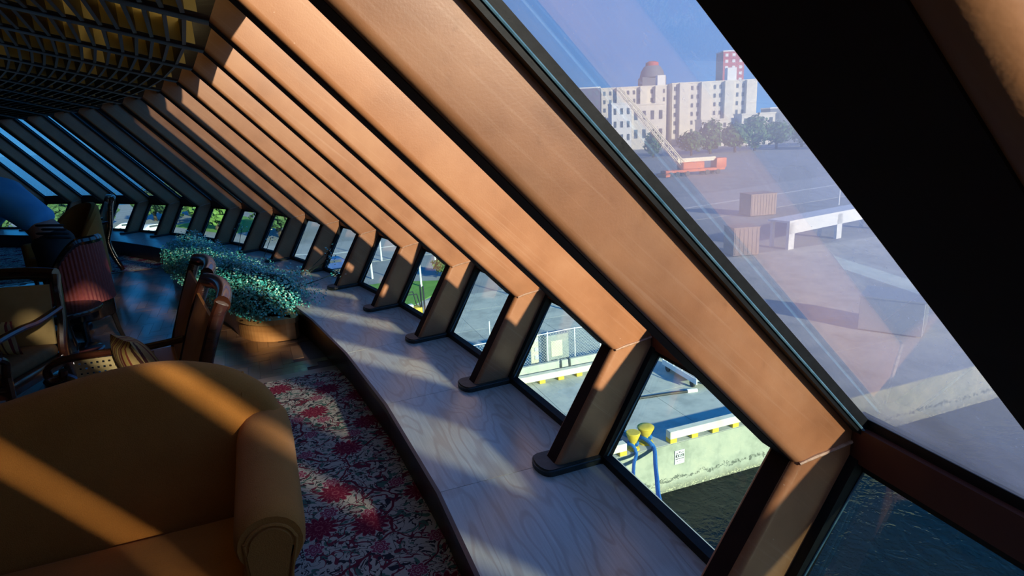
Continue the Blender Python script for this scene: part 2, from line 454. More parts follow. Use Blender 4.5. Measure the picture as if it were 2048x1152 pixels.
# ------------------------------------------------------------------ floor, walls, ceiling (large structure)
def strip(n, z, ks, extra=0):
    return [W(k, n, RT / 2, z) for k in ks]
ks = list(range(KMIN, KMAX + 1))
floor = tag(empty('floor'), 'dark floor under carpet and glossy wooden dance floor', kind='structure')
bm = bmesh.new()
add_prism(bm, [(*W(k, -.70, 0, 0).xy,) for k in ks] + [(*W(k, -6.2, 0, 0).xy,) for k in ks[::-1]], -.08, -.004)
bm_obj('subfloor', bm, M['subfloor'], floor)
ceiling = tag(empty('ceiling'), 'gold ceiling above the dark slatted grille', kind='structure')
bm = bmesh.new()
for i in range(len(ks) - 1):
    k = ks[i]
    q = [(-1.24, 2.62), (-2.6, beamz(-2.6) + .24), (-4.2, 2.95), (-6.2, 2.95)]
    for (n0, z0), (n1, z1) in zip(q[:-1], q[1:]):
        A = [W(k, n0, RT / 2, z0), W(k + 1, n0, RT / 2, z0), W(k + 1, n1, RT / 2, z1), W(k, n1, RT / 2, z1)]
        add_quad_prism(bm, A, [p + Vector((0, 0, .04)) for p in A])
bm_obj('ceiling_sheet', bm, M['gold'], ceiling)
bm = bmesh.new()
for i in range(len(ks) - 1):
    k = ks[i]
    A = [W(k, -1.22, RT / 2, 2.20), W(k + 1, -1.22, RT / 2, 2.20), W(k + 1, -1.22, RT / 2, 2.70), W(k, -1.22, RT / 2, 2.70)]
    add_quad_prism(bm, A, [p + (NK[k] * .03) for p in A])
bm_obj('header_board', bm, M['dark'], ceiling)
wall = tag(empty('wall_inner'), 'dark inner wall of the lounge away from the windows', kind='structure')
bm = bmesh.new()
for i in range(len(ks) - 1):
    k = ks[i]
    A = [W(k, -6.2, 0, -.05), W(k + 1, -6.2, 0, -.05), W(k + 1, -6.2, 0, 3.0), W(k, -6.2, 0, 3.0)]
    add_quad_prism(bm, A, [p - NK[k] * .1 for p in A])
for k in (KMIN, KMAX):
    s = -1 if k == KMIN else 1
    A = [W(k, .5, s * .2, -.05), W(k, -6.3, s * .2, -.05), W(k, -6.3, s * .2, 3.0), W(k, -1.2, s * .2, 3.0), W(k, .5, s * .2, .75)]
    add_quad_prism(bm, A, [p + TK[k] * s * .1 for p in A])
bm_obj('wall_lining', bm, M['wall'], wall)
hull = tag(empty('wall_hull'), 'white outer hull skirt below the window wall', kind='structure')
bm = bmesh.new()
for i in range(len(ks) - 1):
    k = ks[i]
    A = [W(k, .03, RT / 2, .20), W(k + 1, .03, RT / 2, .20), W(k + 1, .03, RT / 2, -3), W(k, .03, RT / 2, -3)]
    add_quad_prism(bm, A, [p - NK[k] * .04 for p in A])
bm_obj('hull_plate', bm, M['hull'], hull)
roof = tag(empty('roof'), 'roof edge above the slanted windows', kind='structure')
bm = bmesh.new()
for i in range(len(ks) - 1):
    k = ks[i]
    A = [W(k, -1.16, RT / 2, 2.36), W(k + 1, -1.16, RT / 2, 2.36), W(k + 1, -1.3, RT / 2, 2.75), W(k, -1.3, RT / 2, 2.75)]
    add_quad_prism(bm, A, [p - NK[k] * .05 for p in A])
bm_obj('fascia', bm, M['hull'], roof)

# ------------------------------------------------------------------ ribs
LT = .115
up_src = rib_piece('upper_arm', [KI, TI, TO, KO], M['rib'], [0])
lo_src = rib_piece('lower_leg', [BI, KI, KO, BO], M['rib'], [0], 0, LT)
# dark strip with shade painted into its colour, along the rib's inner edge
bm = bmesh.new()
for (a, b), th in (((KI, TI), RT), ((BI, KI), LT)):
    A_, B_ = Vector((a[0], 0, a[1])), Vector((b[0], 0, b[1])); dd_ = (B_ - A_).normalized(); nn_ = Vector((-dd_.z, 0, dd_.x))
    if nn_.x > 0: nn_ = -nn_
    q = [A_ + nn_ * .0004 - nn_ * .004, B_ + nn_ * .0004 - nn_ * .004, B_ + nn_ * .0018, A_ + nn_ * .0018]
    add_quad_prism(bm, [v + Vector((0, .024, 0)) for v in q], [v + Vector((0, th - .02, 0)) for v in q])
ec_src = bm_obj('painted_shade_strip', bm, M['cap'])
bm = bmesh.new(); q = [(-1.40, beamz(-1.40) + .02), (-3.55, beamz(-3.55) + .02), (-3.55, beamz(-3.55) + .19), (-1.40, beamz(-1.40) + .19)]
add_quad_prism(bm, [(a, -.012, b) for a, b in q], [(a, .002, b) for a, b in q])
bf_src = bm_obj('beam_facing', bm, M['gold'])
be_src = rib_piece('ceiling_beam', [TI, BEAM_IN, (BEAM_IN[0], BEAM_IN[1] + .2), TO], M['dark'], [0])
bm = bmesh.new(); add_tube(bm, [(KI[0] + .008, -.001, KI[1]), (.06, -.0035, KI[1] + .012), (.13, -.002, .749), (KO[0] - .03, -.003, KO[1] - .005)], [.0045, .006, .005, .006], 6)
we_src = bm_obj('weld_bead', bm, M['weld'], smooth=True)
def gasket_src():
    bm = bmesh.new()
    m_ = Vector((.7235, 0, .69)); d_ = Vector((.69, 0, -.7235))
    lo = Vector((.857, 0, -.517)); ld = Vector((-.517, 0, -.857))
    for s in (0, 1):
        t0, t1 = ((-.030, .02) if s == 0 else (RT - .02, RT + .030))
        a0 = Vector((TO[0], 0, TO[1])) - d_ * .05; a1 = Vector((KO[0], 0, KO[1])) + d_ * .005
        for (p, q, off) in ((a0, a1, m_), (Vector((KO[0], 0, KO[1])), Vector((BO[0] + .02, 0, BO[1])), lo)):
            A = [p - off * .012, q - off * .012, q + off * .032, p + off * .032]
            add_quad_prism(bm, [v + Vector((0, t0, 0)) for v in A], [v + Vector((0, t1, 0)) for v in A])
    return bm
ga_src = bm_obj('gasket', gasket_src(), M['rubber'])
bm = bmesh.new()
add_tube(bm, [(TO[0] + .01, -.033, TO[1]), (KO[0] - .01, -.033, KO[1] + .012)], .0035, 6)
add_tube(bm, [(KO[0] - .0, -.033, KO[1] - .06), (BO[0] + .03, -.033, BO[1] + .01)], .0035, 6)
bd_src = bm_obj('gasket_glint', bm, M['blue_glint'], smooth=True)  # thin tubes added as a painted highlight line
# foot plate: a stadium of rubber on the ledge
bm = bmesh.new()
poly = []
for i in range(9):
    a = PI / 2 + PI * i / 8
    poly.append((-.315 + .045 * math.cos(a), LT / 2 + (LT / 2 + .028) * math.sin(a)))
poly = poly + [(-.04, -.028), (-.04, LT + .028)]
add_prism(bm, poly, .2335, .262)
bmesh.ops.bevel(bm, geom=[e_ for e_ in bm.edges if abs(e_.verts[0].co.z - .262) < 1e-4 and abs(e_.verts[1].co.z - .262) < 1e-4], offset=.008, segments=3, affect='EDGES')
fp_src = bm_obj('foot_plate', bm, M['base'], smooth=True)
ordinals = {0: 'dark rib at the edge of the big bright window, closest of all', 1: 'widest sunlit orange rib, with a scuffed knee above the mooring ropes',
            2: 'brown rib whose foot stands on the seam above the bollards', 3: 'sunlit rib next beyond the one over the bollards',
            4: 'fourth rib of the curve, foot near the grass strip window', 5: 'fifth rib, dull brown, by the window onto the grass strip',
            6: 'sixth rib, with a lit patch low on its leg', 7: 'seventh rib, reddish and sunlit, beside the near end of the hedge',
            8: 'eighth rib, first of the shaded brown ones behind the hedge', 9: 'ninth rib, shaded, behind the middle of the hedge',
            10: 'tenth rib, reddish and scuffed, behind the far half of the hedge', 11: 'eleventh rib, dark with pale specks, past the hedge',
            12: 'twelfth rib, black, standing clear past the far hedge end', 13: 'thirteenth rib, black, beside the far cane armchair'}
first = True
for k in ks:
    e0 = empty('trim_%d' % (k - KMIN + 1), PK[k], math.atan2(NK[k].y, NK[k].x))
    tag(e0, ordinals.get(k, 'slanted window rib number %d along the wall, out past the others' % (k - KMIN + 1)), kind='structure')
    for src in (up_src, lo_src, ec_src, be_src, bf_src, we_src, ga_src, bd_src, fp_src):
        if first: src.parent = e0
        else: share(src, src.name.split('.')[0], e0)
    first = False

# ------------------------------------------------------------------ window panes, transoms, ledge panels, ceiling slats per bay
ledge = tag(empty('trim_ledge'), 'long curved pale oak window ledge under the slanted windows', kind='structure')
UPO = .036
win_words = {0: 'big dusty slanted window showing the sky and distant buildings', 1: 'window over the bollards, mooring ropes and quay wall', 2: 'window onto the fenced cabinets on the quay',
             3: 'window onto plain pale concrete, between third and fourth ribs', 4: 'window onto the grass strip and yellow machine', 5: 'window with a grass corner at its foot', 6: 'window with a small blue car low in it',
             7: 'window onto an empty grey road, by the hedge tip', 8: 'window filled by a dark green bush', 9: 'window onto grey ground above the hedge', 10: 'window filled with light green, above the hedge',
             11: 'window onto a treeline and bare ground', 12: 'window onto dark trees over white posts', 13: 'window beside the far cane chair, yellow green at its foot'}
for k in ks[:-1]:
    A = k; B = k + 1
    wdw = tag(empty('window_%d' % (k - KMIN + 1)), win_words.get(k, 'slanted lounge window in bay %d of the curved wall' % (k - KMIN + 1)), kind='structure')
    def pane(name, pts, off, mat):
        bm = bmesh.new()
        q = [W(A, pts[0][0], RT / 2, pts[0][1]), W(B, pts[0][0], RT / 2, pts[0][1]), W(B, pts[1][0], RT / 2, pts[1][1]), W(A, pts[1][0], RT / 2, pts[1][1])]
        nrm = (q[1] - q[0]).cross(q[3] - q[0]).normalized()
        if nrm.dot(NK[A]) < 0: nrm = -nrm
        add_quad_prism(bm, q, [p + nrm * .008 for p in q])
        return bm_obj(name, bm, mat, wdw)
    pane('upper_pane', [(TO[0] + .7235 * UPO - .03, TO[1] + .69 * UPO + .03), (KO[0] + .7235 * UPO + .0, KO[1] + .69 * UPO)], 0, M['glass_up'] if -2 < k < 1 else M['glass_clean'])
    pane('lower_pane', [(KO[0] + .857 * UPO, KO[1] - .517 * UPO), (BO[0] + .03 + .857 * UPO - .01, BO[1] - .03)], 0, M['glass_low'])
    bm = bmesh.new()
    def bar(n0, n1, z0, z1, rake=0.0):
        q = [(n0, z0), (n1, z0), (n1 + rake, z1), (n0 + rake, z1)]
        add_quad_prism(bm, [W(A, a, RT - .01, b) for a, b in q], [W(B, a, .01, b) for a, b in q])
    bar(.185, .27, .705, .808)
    bm_obj('transom', bm, M['transom'], wdw)
    bm = bmesh.new()
    bar(.205, .235, .806, .836); bar(.205, .25, .676, .706)
    bar(-.075, -.035, .233, .268); bar(-1.262, -1.20, 2.28, 2.38)
    bm_obj('edge_gasket', bm, M['rubber'], wdw)
    # ledge panel, nosing and riser of this bay
    bm = bmesh.new()
    c0 = .0015
    inner = [WF(k + c0 + (1 - 2 * c0) * i / 4, -.775, .233) for i in range(5)]
    outer = [WF(k + c0 + (1 - 2 * c0) * i / 4, -.03, .233) for i in range(5)][::-1]
    top = inner + outer
    add_quad_prism(bm, [p - Vector((0, 0, .03)) for p in top], top)
    o = bm_obj('ledge_panel', bm, M['oak'], ledge)
    org = W(k, -.4, .5, .233); rz = psi(k) - PI / 2
    o.data.transform(Matrix.Rotation(-rz, 4, 'Z') @ Matrix.Translation(-org)); o.location = org; o.rotation_euler = (0, 0, rz)
    bm = bmesh.new()
    for i in range(4):
        s0, s1 = k + i / 4, k + (i + 1) / 4
        q = [(-.792, .196), (-.775, .196), (-.775, .2338), (-.792, .2338)]
        add_quad_prism(bm, [WF(s0, a, b) for a, b in q], [WF(s1, a, b) for a, b in q])
    bm_obj('nosing', bm, M['dark'], ledge)
    bm = bmesh.new()
    for i in range(4):
        s0, s1 = k + i / 4, k + (i + 1) / 4
        q = [(-.77, -.003), (-.75, -.003), (-.75, .203), (-.77, .203)]
        add_quad_prism(bm, [WF(s0, a, b) for a, b in q], [WF(s1, a, b) for a, b in q])
    bm_obj('riser_board', bm, M['dark'], ledge)
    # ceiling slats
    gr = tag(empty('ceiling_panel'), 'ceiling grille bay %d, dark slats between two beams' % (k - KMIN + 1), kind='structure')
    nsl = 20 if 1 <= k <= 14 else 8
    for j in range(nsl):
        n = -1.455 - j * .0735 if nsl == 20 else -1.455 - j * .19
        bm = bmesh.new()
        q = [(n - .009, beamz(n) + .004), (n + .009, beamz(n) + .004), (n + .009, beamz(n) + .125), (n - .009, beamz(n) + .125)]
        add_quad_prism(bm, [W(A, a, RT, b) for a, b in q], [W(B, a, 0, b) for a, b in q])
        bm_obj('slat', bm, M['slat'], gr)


# unseen cloth strips, added to cut the sun into streaks on the sofa
M['sun_blocker'] = mat_var('blocker_cloth', (.10, .07, .05), (.14, .10, .07), 20, .9)
for k, skip in ((-1, range(3, 20)), (-2, (4,)), (-3, ()), (-4, ()), (-5, ())):
    if k < KMIN: continue
    vb = tag(empty('added_sun_blocker', W(k, -.5, .5, 1.4)), 'brown cloth strips added unseen to block the sun, %s' % {-1: 'half drawn beside the big dusty pane', -2: 'with one strip missing', -3: 'fully drawn, next past the one with a gap', -4: 'fully drawn, last but one along the wall', -5: 'fully drawn, at the very end of the wall'}[k], 'sun_blocker')
    org = Vector(vb.location)
    for j in range(9):
        if j in skip: continue
        s0 = k + .13 + j * .085; s1 = s0 + ({(-2, 3): .135, (-1, 2): .165}.get((k, j), .088))
        bm = bmesh.new()
        q = [WF(s0, -1.20, 2.28), WF(s1, -1.20, 2.28), WF(s1, .20, .82), WF(s0, .20, .82)]
        add_quad_prism(bm, [p - org for p in q], [p - org - NK[k] * .004 for p in q])
        bm_obj('blocker_strip', bm, M['sun_blocker'], vb)
    bm = bmesh.new(); q = [(-1.24, 2.27), (-1.20, 2.27), (-1.20, 2.31), (-1.24, 2.31)]
    add_quad_prism(bm, [WF(k + .10, a, b) - org for a, b in q], [WF(k + .90, a, b) - org for a, b in q]); bm_obj('blocker_rail', bm, M['dark'], vb)

# lamps in the void over the grille
for k, pw in ((0, 3), (1, 5), (2, 6), (3, 6), (4, 5), (5, 4), (6, 2), (7, .8)):
    for n in (-1.42, -1.9, -2.5):
        ld = bpy.data.lights.new('void_lamp', 'POINT'); ld.energy = pw * .10; ld.color = (1, .80, .40); ld.shadow_soft_size = .03
        lo_ = bpy.data.objects.new('void_lamp', ld); C.objects.link(lo_); lo_.location = W(k, n, .45, beamz(n) + .17)

# ------------------------------------------------------------------ dance floor planks and the carpets
E1 = Vector((.9207, .3903, 0)); E2 = Vector((-.3903, .9207, 0)); D0, D1 = 4.515, 9.81
def floor_sheet(name, z0, z1, dmin, dmax, mat, parent=None):
    bm = bmesh.new()
    add_prism(bm, [tuple(W(k, -.768, RT / 2, 0).xy) for k in ks] + [tuple(W(k, -6.1, RT / 2, 0).xy) for k in ks[::-1]], z0, z1)
    bmesh.ops.triangulate(bm, faces=[f for f in bm.faces if len(f.verts) > 4])
    for d_, s in ((dmin, -1), (dmax, 1)):
        if d_ is None: continue
        r = bmesh.ops.bisect_plane(bm, geom=list(bm.verts) + list(bm.edges) + list(bm.faces), plane_co=E2 * d_, plane_no=E2 * s, clear_outer=True)
        bmesh.ops.holes_fill(bm, edges=[e_ for e_ in bm.edges if e_.is_boundary], sides=0)
    return bm_obj(name, bm, mat, parent)
cn = floor_sheet('carpet', -.003, .006, None, D0 - .10, M['carpet'])
tag(cn, 'floral red and cream carpet beside the mustard sofa', 'carpet')
cf = floor_sheet('carpet', -.003, .006, D1 + .05, None, M['carpet'])
tag(cf, 'floral carpet beyond the wooden dance floor, under the far chairs', 'carpet')
floor_sheet('border_plank', -.003, .004, D0 - .10, D0, M['border'], floor)
floor_sheet('border_plank', -.003, .004, D1, D1 + .05, M['border'], floor)
PWID = .082; PLEN = PWID * 4
pl_me = bpy.data.meshes.new('plank')
bm = box_bm(.001, PLEN - .001, .001, PWID - .001, -.004, .0); bm.to_mesh(pl_me); bm.free(); pl_me.materials.append(M['parquet'])
cands = []
for r in range(-60, 160):
    for c in range(-40, 20):
        for H in (1, 0):
            x, y = (r * PWID + c * 2 * PLEN, r * PWID) if H else (r * PWID + c * 2 * PLEN + PLEN, r * PWID - PLEN + PWID)
            cx, cy = (x + PLEN / 2, y + PWID / 2) if H else (x + PWID / 2, y + PLEN / 2)
            if not (D0 + .02 < cy < D1 - .02): continue
            p = E1 * cx + E2 * cy
            if not (-6.6 < p.x < -1.1): continue
            kk = min(PK, key=lambda q: (p - PK[q] + NK[q] * .8).length)
            if (p - PK[kk]).dot(NK[kk]) > -.86: continue
            cands.append((p.length, x, y, H, p))
cands.sort(key=lambda a: a[0])
rz1 = math.atan2(E1.y, E1.x)
rest = bmesh.new()
for i, (d_, x, y, H, p) in enumerate(cands):
    dz = random.uniform(-.0006, .0006)
    rz = rz1 if H else rz1 + PI / 2
    org = E1 * x + E2 * y if H else E1 * (x + PWID) + E2 * y
    if i < 300:
        o = bpy.data.objects.new('plank', pl_me); C.objects.link(o); o.parent = floor
        o.location = (org.x, org.y, dz); o.rotation_euler = (0, 0, rz)
    elif i < 2600:
        add_box(rest, .001, PLEN - .001, .001, PWID - .001, -.004, 0, Matrix.Translation((org.x, org.y, dz)) @ Matrix.Rotation(rz, 4, 'Z'))
bm_obj('far_plank', rest, M['parquet'], floor, kind='stuff')

# ------------------------------------------------------------------ sofa
SO = empty('sofa', (-1.02, 2.14, .006), math.atan2(-.37, -.929))
tag(SO, 'mustard wool sofa with rolled arm and curved camel back on floral carpet', 'sofa')
prof = [(-.125, .50), (-.11, .62), (-.07, .715), (0, .785), (.09, .84), (.25, .885), (.42, .885), (.6, .86), (.78, .825), (.95, .815), (1.12, .825), (1.3, .86), (1.5, .885), (1.68, .88), (1.82, .83), (1.90, .785), (1.97, .715), (2.01, .62), (2.025, .50)]
pp = [(p.x, p.y) for p in smooth_path([(a, b, 0) for a, b in prof], 4)]
bm = bmesh.new(); rows = []
for (x, zt) in pp:
    sec = [(.03, .16), (.035, .35), (.02, .5), (.0, zt - .10), (-.012, zt - .045), (-.04, zt - .012), (-.085, zt), (-.13, zt - .014), (-.165, zt - .05), (-.175, zt - .11), (-.16, .45), (-.15, .14)]
    rows.append([bm.verts.new((x, y, z)) for y, z in sec])
for i in range(len(rows) - 1):
    for j in range(len(rows[0]) - 1): bm.faces.new((rows[i][j], rows[i + 1][j], rows[i + 1][j + 1], rows[i][j + 1]))
    bm.faces.new((rows[i][-1], rows[i + 1][-1], rows[i + 1][0], rows[i][0]))
bm.faces.new(rows[0]); bm.faces.new(rows[-1][::-1])
back = bm_obj('backrest', bm, M['wool'], SO, smooth=True)
bm = bmesh.new(); add_tube(bm, [(.028, .012, .30), (.025, .008, .5), (.018, .0, .62), (.012, -.012, .735), (.008, -.05, .775), (.004, -.10, .785)], .006, 6)
bm_obj('piping', bm, M['wool'], back, smooth=True)
bm = box_bm(.05, 1.85, .02, .66, .08, .20, .03, 3); bm_obj('seat_frame', bm, M['wool'], SO, smooth=True)
for x0, x1 in ((.06, .94), (.96, 1.84)):
    bm = box_bm(x0, x1, .03, .64, .185, .275, .04, 4); bm_obj('seat_cushion', bm, M['wool'], SO, smooth=True)
def sofa_arm(s, xc):
    """rolled arm: section swept along the depth; s = +1 keeps the roll overhanging towards -x"""
    R, zc = .10, .545
    bm = bmesh.new(); rows = []
    for y, sc, dzz in ((-.15, .90, .0), (-.05, .96, .01), (.1, 1, .012), (.3, 1, .0), (.5, 1, -.005), (.62, 1.0, -.005), (.672, .97, -.008), (.69, .88, -.010)):
        sec = []
        for i in range(15):
            a = math.radians(-35 + i * 250 / 14)      # from inner side over the top to the outer underside
            sec.append((R * sc * math.cos(a), zc + dzz + R * sc * math.sin(a)))
        sec = [(.095 * sc, .12), (.095 * sc, .32)] + sec + [(-.045 * sc, .43), (-.035 * sc, .30), (-.035 * sc, .12)]
        rows.append([bm.verts.new((xc + s * a, y, b)) for a, b in sec])
    for i in range(len(rows) - 1):
        for j in range(len(rows[0])):
            bm.faces.new((rows[i][j], rows[i + 1][j], rows[i + 1][(j + 1) % len(rows[0])], rows[i][(j + 1) % len(rows[0])]))
    bm.faces.new(rows[0]); bm.faces.new(rows[-1])
    arm = bm_obj('arm', bm, M['wool'], SO, smooth=True)
    bm = bmesh.new()
    out = []
    for i in range(17):
        a = math.radians(-40 + i * 235 / 16); out.append((.066 * math.cos(a), zc - .012 + .066 * math.sin(a)))
    out = [(.060, .13)] + [(.058, .34)] + out[2:] + [(-.02, .42), (-.012, .30), (-.012, .13)]
    a = [bm.verts.new((xc + s * x, .688, z)) for x, z in out]; b = [bm.verts.new((xc + s * x, .703, z)) for x, z in out]
    bm.faces.new(b)
    for i in range(len(a)): bm.faces.new((a[i], a[(i + 1) % len(a)], b[(i + 1) % len(a)], b[i]))
    bmesh.ops.bevel(bm, geom=[e_ for e_ in bm.edges if e_.verts[0].co.y > .7 and e_.verts[1].co.y > .7], offset=.008, segments=2, affect='EDGES')
    bm_obj('scroll_panel', bm, M['wool'], arm, smooth=True)
    bm = bmesh.new(); add_tube(bm, smooth_path([(xc + s * x * 1.03, .694, z) for x, z in out[:-1:2]], 3), .0055, 6); bm_obj('piping', bm, M['wool'], arm, smooth=True)
sofa_arm(1, -.045); sofa_arm(-1, 1.945)
for x in (.0, 1.9):
    for y in (-.08, .6):
        bm = bmesh.new(); add_lathe(bm, [(.018, 0), (.024, .02), (.032, .12)], 12, (x, y)); bm_obj('leg', bm, M['mahogany'], SO, smooth=True)

# ------------------------------------------------------------------ cane sided chairs
def pillow_bm(w, h, d, n=14):
    bm = bmesh.new(); g = {}
    for s in (1, -1):
        for i in range(n + 1):
            for j in range(n + 1):
                u, v = i / n * 2 - 1, j / n * 2 - 1
                if s == -1 and (i in (0, n) or j in (0, n)): g[(s, i, j)] = g[(1, i, j)]; continue
                th = d * (max(0, (1 - u * u) * (1 - v * v))) ** .42
                pin = 1 - .06 * (u * u + v * v - 2 * u * u * v * v)
                g[(s, i, j)] = bm.verts.new((u * w / 2 * pin, s * th / 2, v * h / 2 * pin))
        for i in range(n):
            for j in range(n):
                q = [g[(s, i, j)], g[(s, i + 1, j)], g[(s, i + 1, j + 1)], g[(s, i, j + 1)]]
                bm.faces.new(q if s == 1 else q[::-1])
    return bm
def cane_chair(name, loc, rz, w, d, hb, leather, seatmat, lean=.18, bays=1, arm_z=.66, seat_z=.44, cane_start=.10, cane_end=None, arms=True, cane=True, solid=None, splay=0.0):
    """local: x across, y towards the sitter's front, back plane at y=0"""
    t = empty(name, loc, rz); h = w / 2
    for x in (-h, h):
        bm = bmesh.new()
        path = smooth_path([(x, -.10, 0), (x, -.03, .22), (x, 0, .42), (x, -.06, .62), (x, -lean * .8, hb - .08), (x, -lean, hb)], 5)
        add_tube(bm, path, .026, 8, squash=(1, 1.15)); bm_obj('back_post', bm, M['mahogany'], t, smooth=True)
        bm = bmesh.new()
        add_tube(bm, smooth_path([(x, d + .06, 0), (x, d + .02, .12), (x, d - .02, .28), (x, d - .03, seat_z)], 5), [.016] * 4 + [.02] * 6 + [.026] * 6, 8); bm_obj('leg', bm, M['mahogany'], t, smooth=True)
        # arm: rail with a curl at its front, and the post under it
        if not arms: continue
        bm = bmesh.new()
        add_tube(bm, smooth_path([(x * (1 + splay * y_ / .6), y_, z_) for y_, z_ in ((-.05, arm_z + .02), (.18, arm_z - .005), (d * .6, arm_z), (d - .02, arm_z - .012), (d + .05, arm_z - .05), (d + .045, arm_z - .10), (d, arm_z - .10), (d - .01, arm_z - .065))], 6), .021, 8, squash=(1.25, .9))
        bm_obj('arm', bm, M['mahogany'], t, smooth=True)
        bm = bmesh.new()
        add_tube(bm, smooth_path([(x * (1 + splay), d + .02, arm_z - .09), (x * (1 + splay * .9), d - .05, arm_z - .14), (x * (1 + splay * .4), d - .04, seat_z + .03), (x, d - .03, seat_z - .04)], 5), .022, 8); bm_obj('arm_post', bm, M['mahogany'], t, smooth=True)
        # cane side: a grid with open holes
        if not cane: continue
        ya, yb = cane_start, (cane_end or d - .10); za, zb = seat_z + .03, arm_z - .03
        if solid:
            bm_obj('side_panel', box_bm(x - .008, x + .008, ya, yb, za - .01, zb + .01, .004, 1), solid, t); continue
        bm = bmesh.new(); ny = max(8, int((yb - ya) / .024)); nz = max(6, int((zb - za) / .024))
        hy, hz = (yb - ya) / ny, (zb - za) / nz
        for i in range(ny + 1):
            y = ya + i * hy; add_box(bm, x - .004, x + .004, y - hy * .30, y + hy * .30, za - hz * .3, zb + hz * .3)
        for j in range(nz + 1):
            z = za + j * hz; add_box(bm, x - .0035, x + .0035, ya - hy * .3, yb + hy * .3, z - hz * .30, z + hz * .30)
        for v_ in bm.verts: v_.co.x += x * splay * v_.co.y / .6
        bm_obj('cane_lattice', bm, M['cane'], t)
    for b in range(bays):
        xa, xb = -h + w * b / bays, -h + w * (b + 1) / bays
        bm = bmesh.new()
        add_tube(bm, smooth_path([(xa + .0, -lean, hb), (xa + (xb - xa) * .25, -lean - .03, hb + .012), ((xa + xb) / 2, -lean - .04, hb + .016), (xa + (xb - xa) * .75, -lean - .03, hb + .012), (xb, -lean, hb)], 5), .034, 10, squash=(1.0, 1.15))
        bm_obj('crest_rail', bm, M['mahogany'], t, smooth=True)
        if bays > 1 and b:
            bm = bmesh.new(); add_tube(bm, smooth_path([(xa, .0, .42), (xa, -.06, .62), (xa, -lean, hb)], 5), .022, 8); bm_obj('back_post', bm, M['mahogany'], t, smooth=True)
        # upholstered back panel following the rake
        bm = bmesh.new(); rows = []
        for i in range(9):
            v = i / 8; z = seat_z + .02 + v * (hb - .075 - seat_z); y0 = -.02 - (lean - .02) * max(0, (z - .44) / (hb - .44)) ** 1.1
            rows.append([bm.verts.new((xa + .03 + (xb - xa - .06) * j / 8, y0 + .035 + .022 * (1 - (j / 4 - 1) ** 4) * (1 - (2 * v - 1) ** 4), z)) for j in range(9)])
        rb = [[bm.verts.new((v_.co.x, v_.co.y - .05 if False else y_ - .012, v_.co.z)) for v_, y_ in zip(rw, [rw[0].co.y] * 9)] for rw in rows]
        for i in range(8):
            for j in range(8):
                bm.faces.new((rows[i][j], rows[i][j + 1], rows[i + 1][j + 1], rows[i + 1][j]))
                bm.faces.new((rb[i][j], rb[i + 1][j], rb[i + 1][j + 1], rb[i][j + 1]))
        for i in range(8):
            bm.faces.new((rows[i][0], rows[i + 1][0], rb[i + 1][0], rb[i][0])); bm.faces.new((rows[i][8], rb[i][8], rb[i + 1][8], rows[i + 1][8]))
            bm.faces.new((rows[0][i], rb[0][i], rb[0][i + 1], rows[0][i + 1])); bm.faces.new((rows[8][i], rows[8][i + 1], rb[8][i + 1], rb[8][i]))
        bm_obj('back_panel', bm, leather, t, smooth=True)
    bm = box_bm(-h - .01, h + .01, -.03, d, seat_z - .13, seat_z - .05, .012, 2); bm_obj('seat_rail', bm, M['mahogany'], t, smooth=True)
    bm = box_bm(-h + .02, h - .02, .0, d - .005, seat_z - .055, seat_z + .025, .03, 4); bm_obj('seat', bm, seatmat, t, smooth=True)
    return t
FA = math.atan2(-.52, -.85) - PI / 2; FB = math.atan2(-.37, -.93) - PI / 2
ca = cane_chair('armchair', (-1.60, 2.75, .008), FA, .60, .50, .965, M['leather_tan'], M['leather_tan'], lean=.20, cane_start=.10, cane_end=.43, splay=.55)
tag(ca, 'tan leather armchair with cane arm and striped cushion, behind the sofa', 'armchair')
cb_ = cane_chair('side_chair', (-1.96, 3.38, .008), FA, .54, .36, .965, M['leather_tan'], M['leather_tan'], lean=.20, arms=False)
tag(cb_, 'armless tan leather side chair standing just beyond the cane armchair', 'chair')
ch1 = cane_chair('armchair', (-3.22, 3.72, .008), PI + .10, .64, .56, .89, M['leather_cream'], M['brown_seat'], lean=.10, cane=False)
tag(ch1, 'dark armchair with a tall cream leather back and brown seat', 'armchair')
ch3 = cane_chair('armchair', (-5.72, 8.66, .012), FA + .1, .60, .60, .98, M['leather_tan'], M['brown_seat'], lean=.14, solid=M['leather_cream'])
tag(ch3, 'cane-sided armchair in profile by the far dark window ribs', 'armchair')
def cushion(loc, rot, w, h, d, label):
    o = bm_obj('cushion', pillow_bm(w, h, d), M['stripe'], smooth=True); o.location = loc; o.rotation_euler = rot
    return tag(o, label, 'cushion', None)
cushion((-1.86, 2.86, .62), (-.35, .08, FA + .25), .34, .32, .15, 'striped red and gold cushion propped in the cane armchair')
cushion((-3.20, 3.50, .585), (-.12, 0, PI + .10), .44, .22, .13, 'striped cushion on the cream-backed dark armchair')

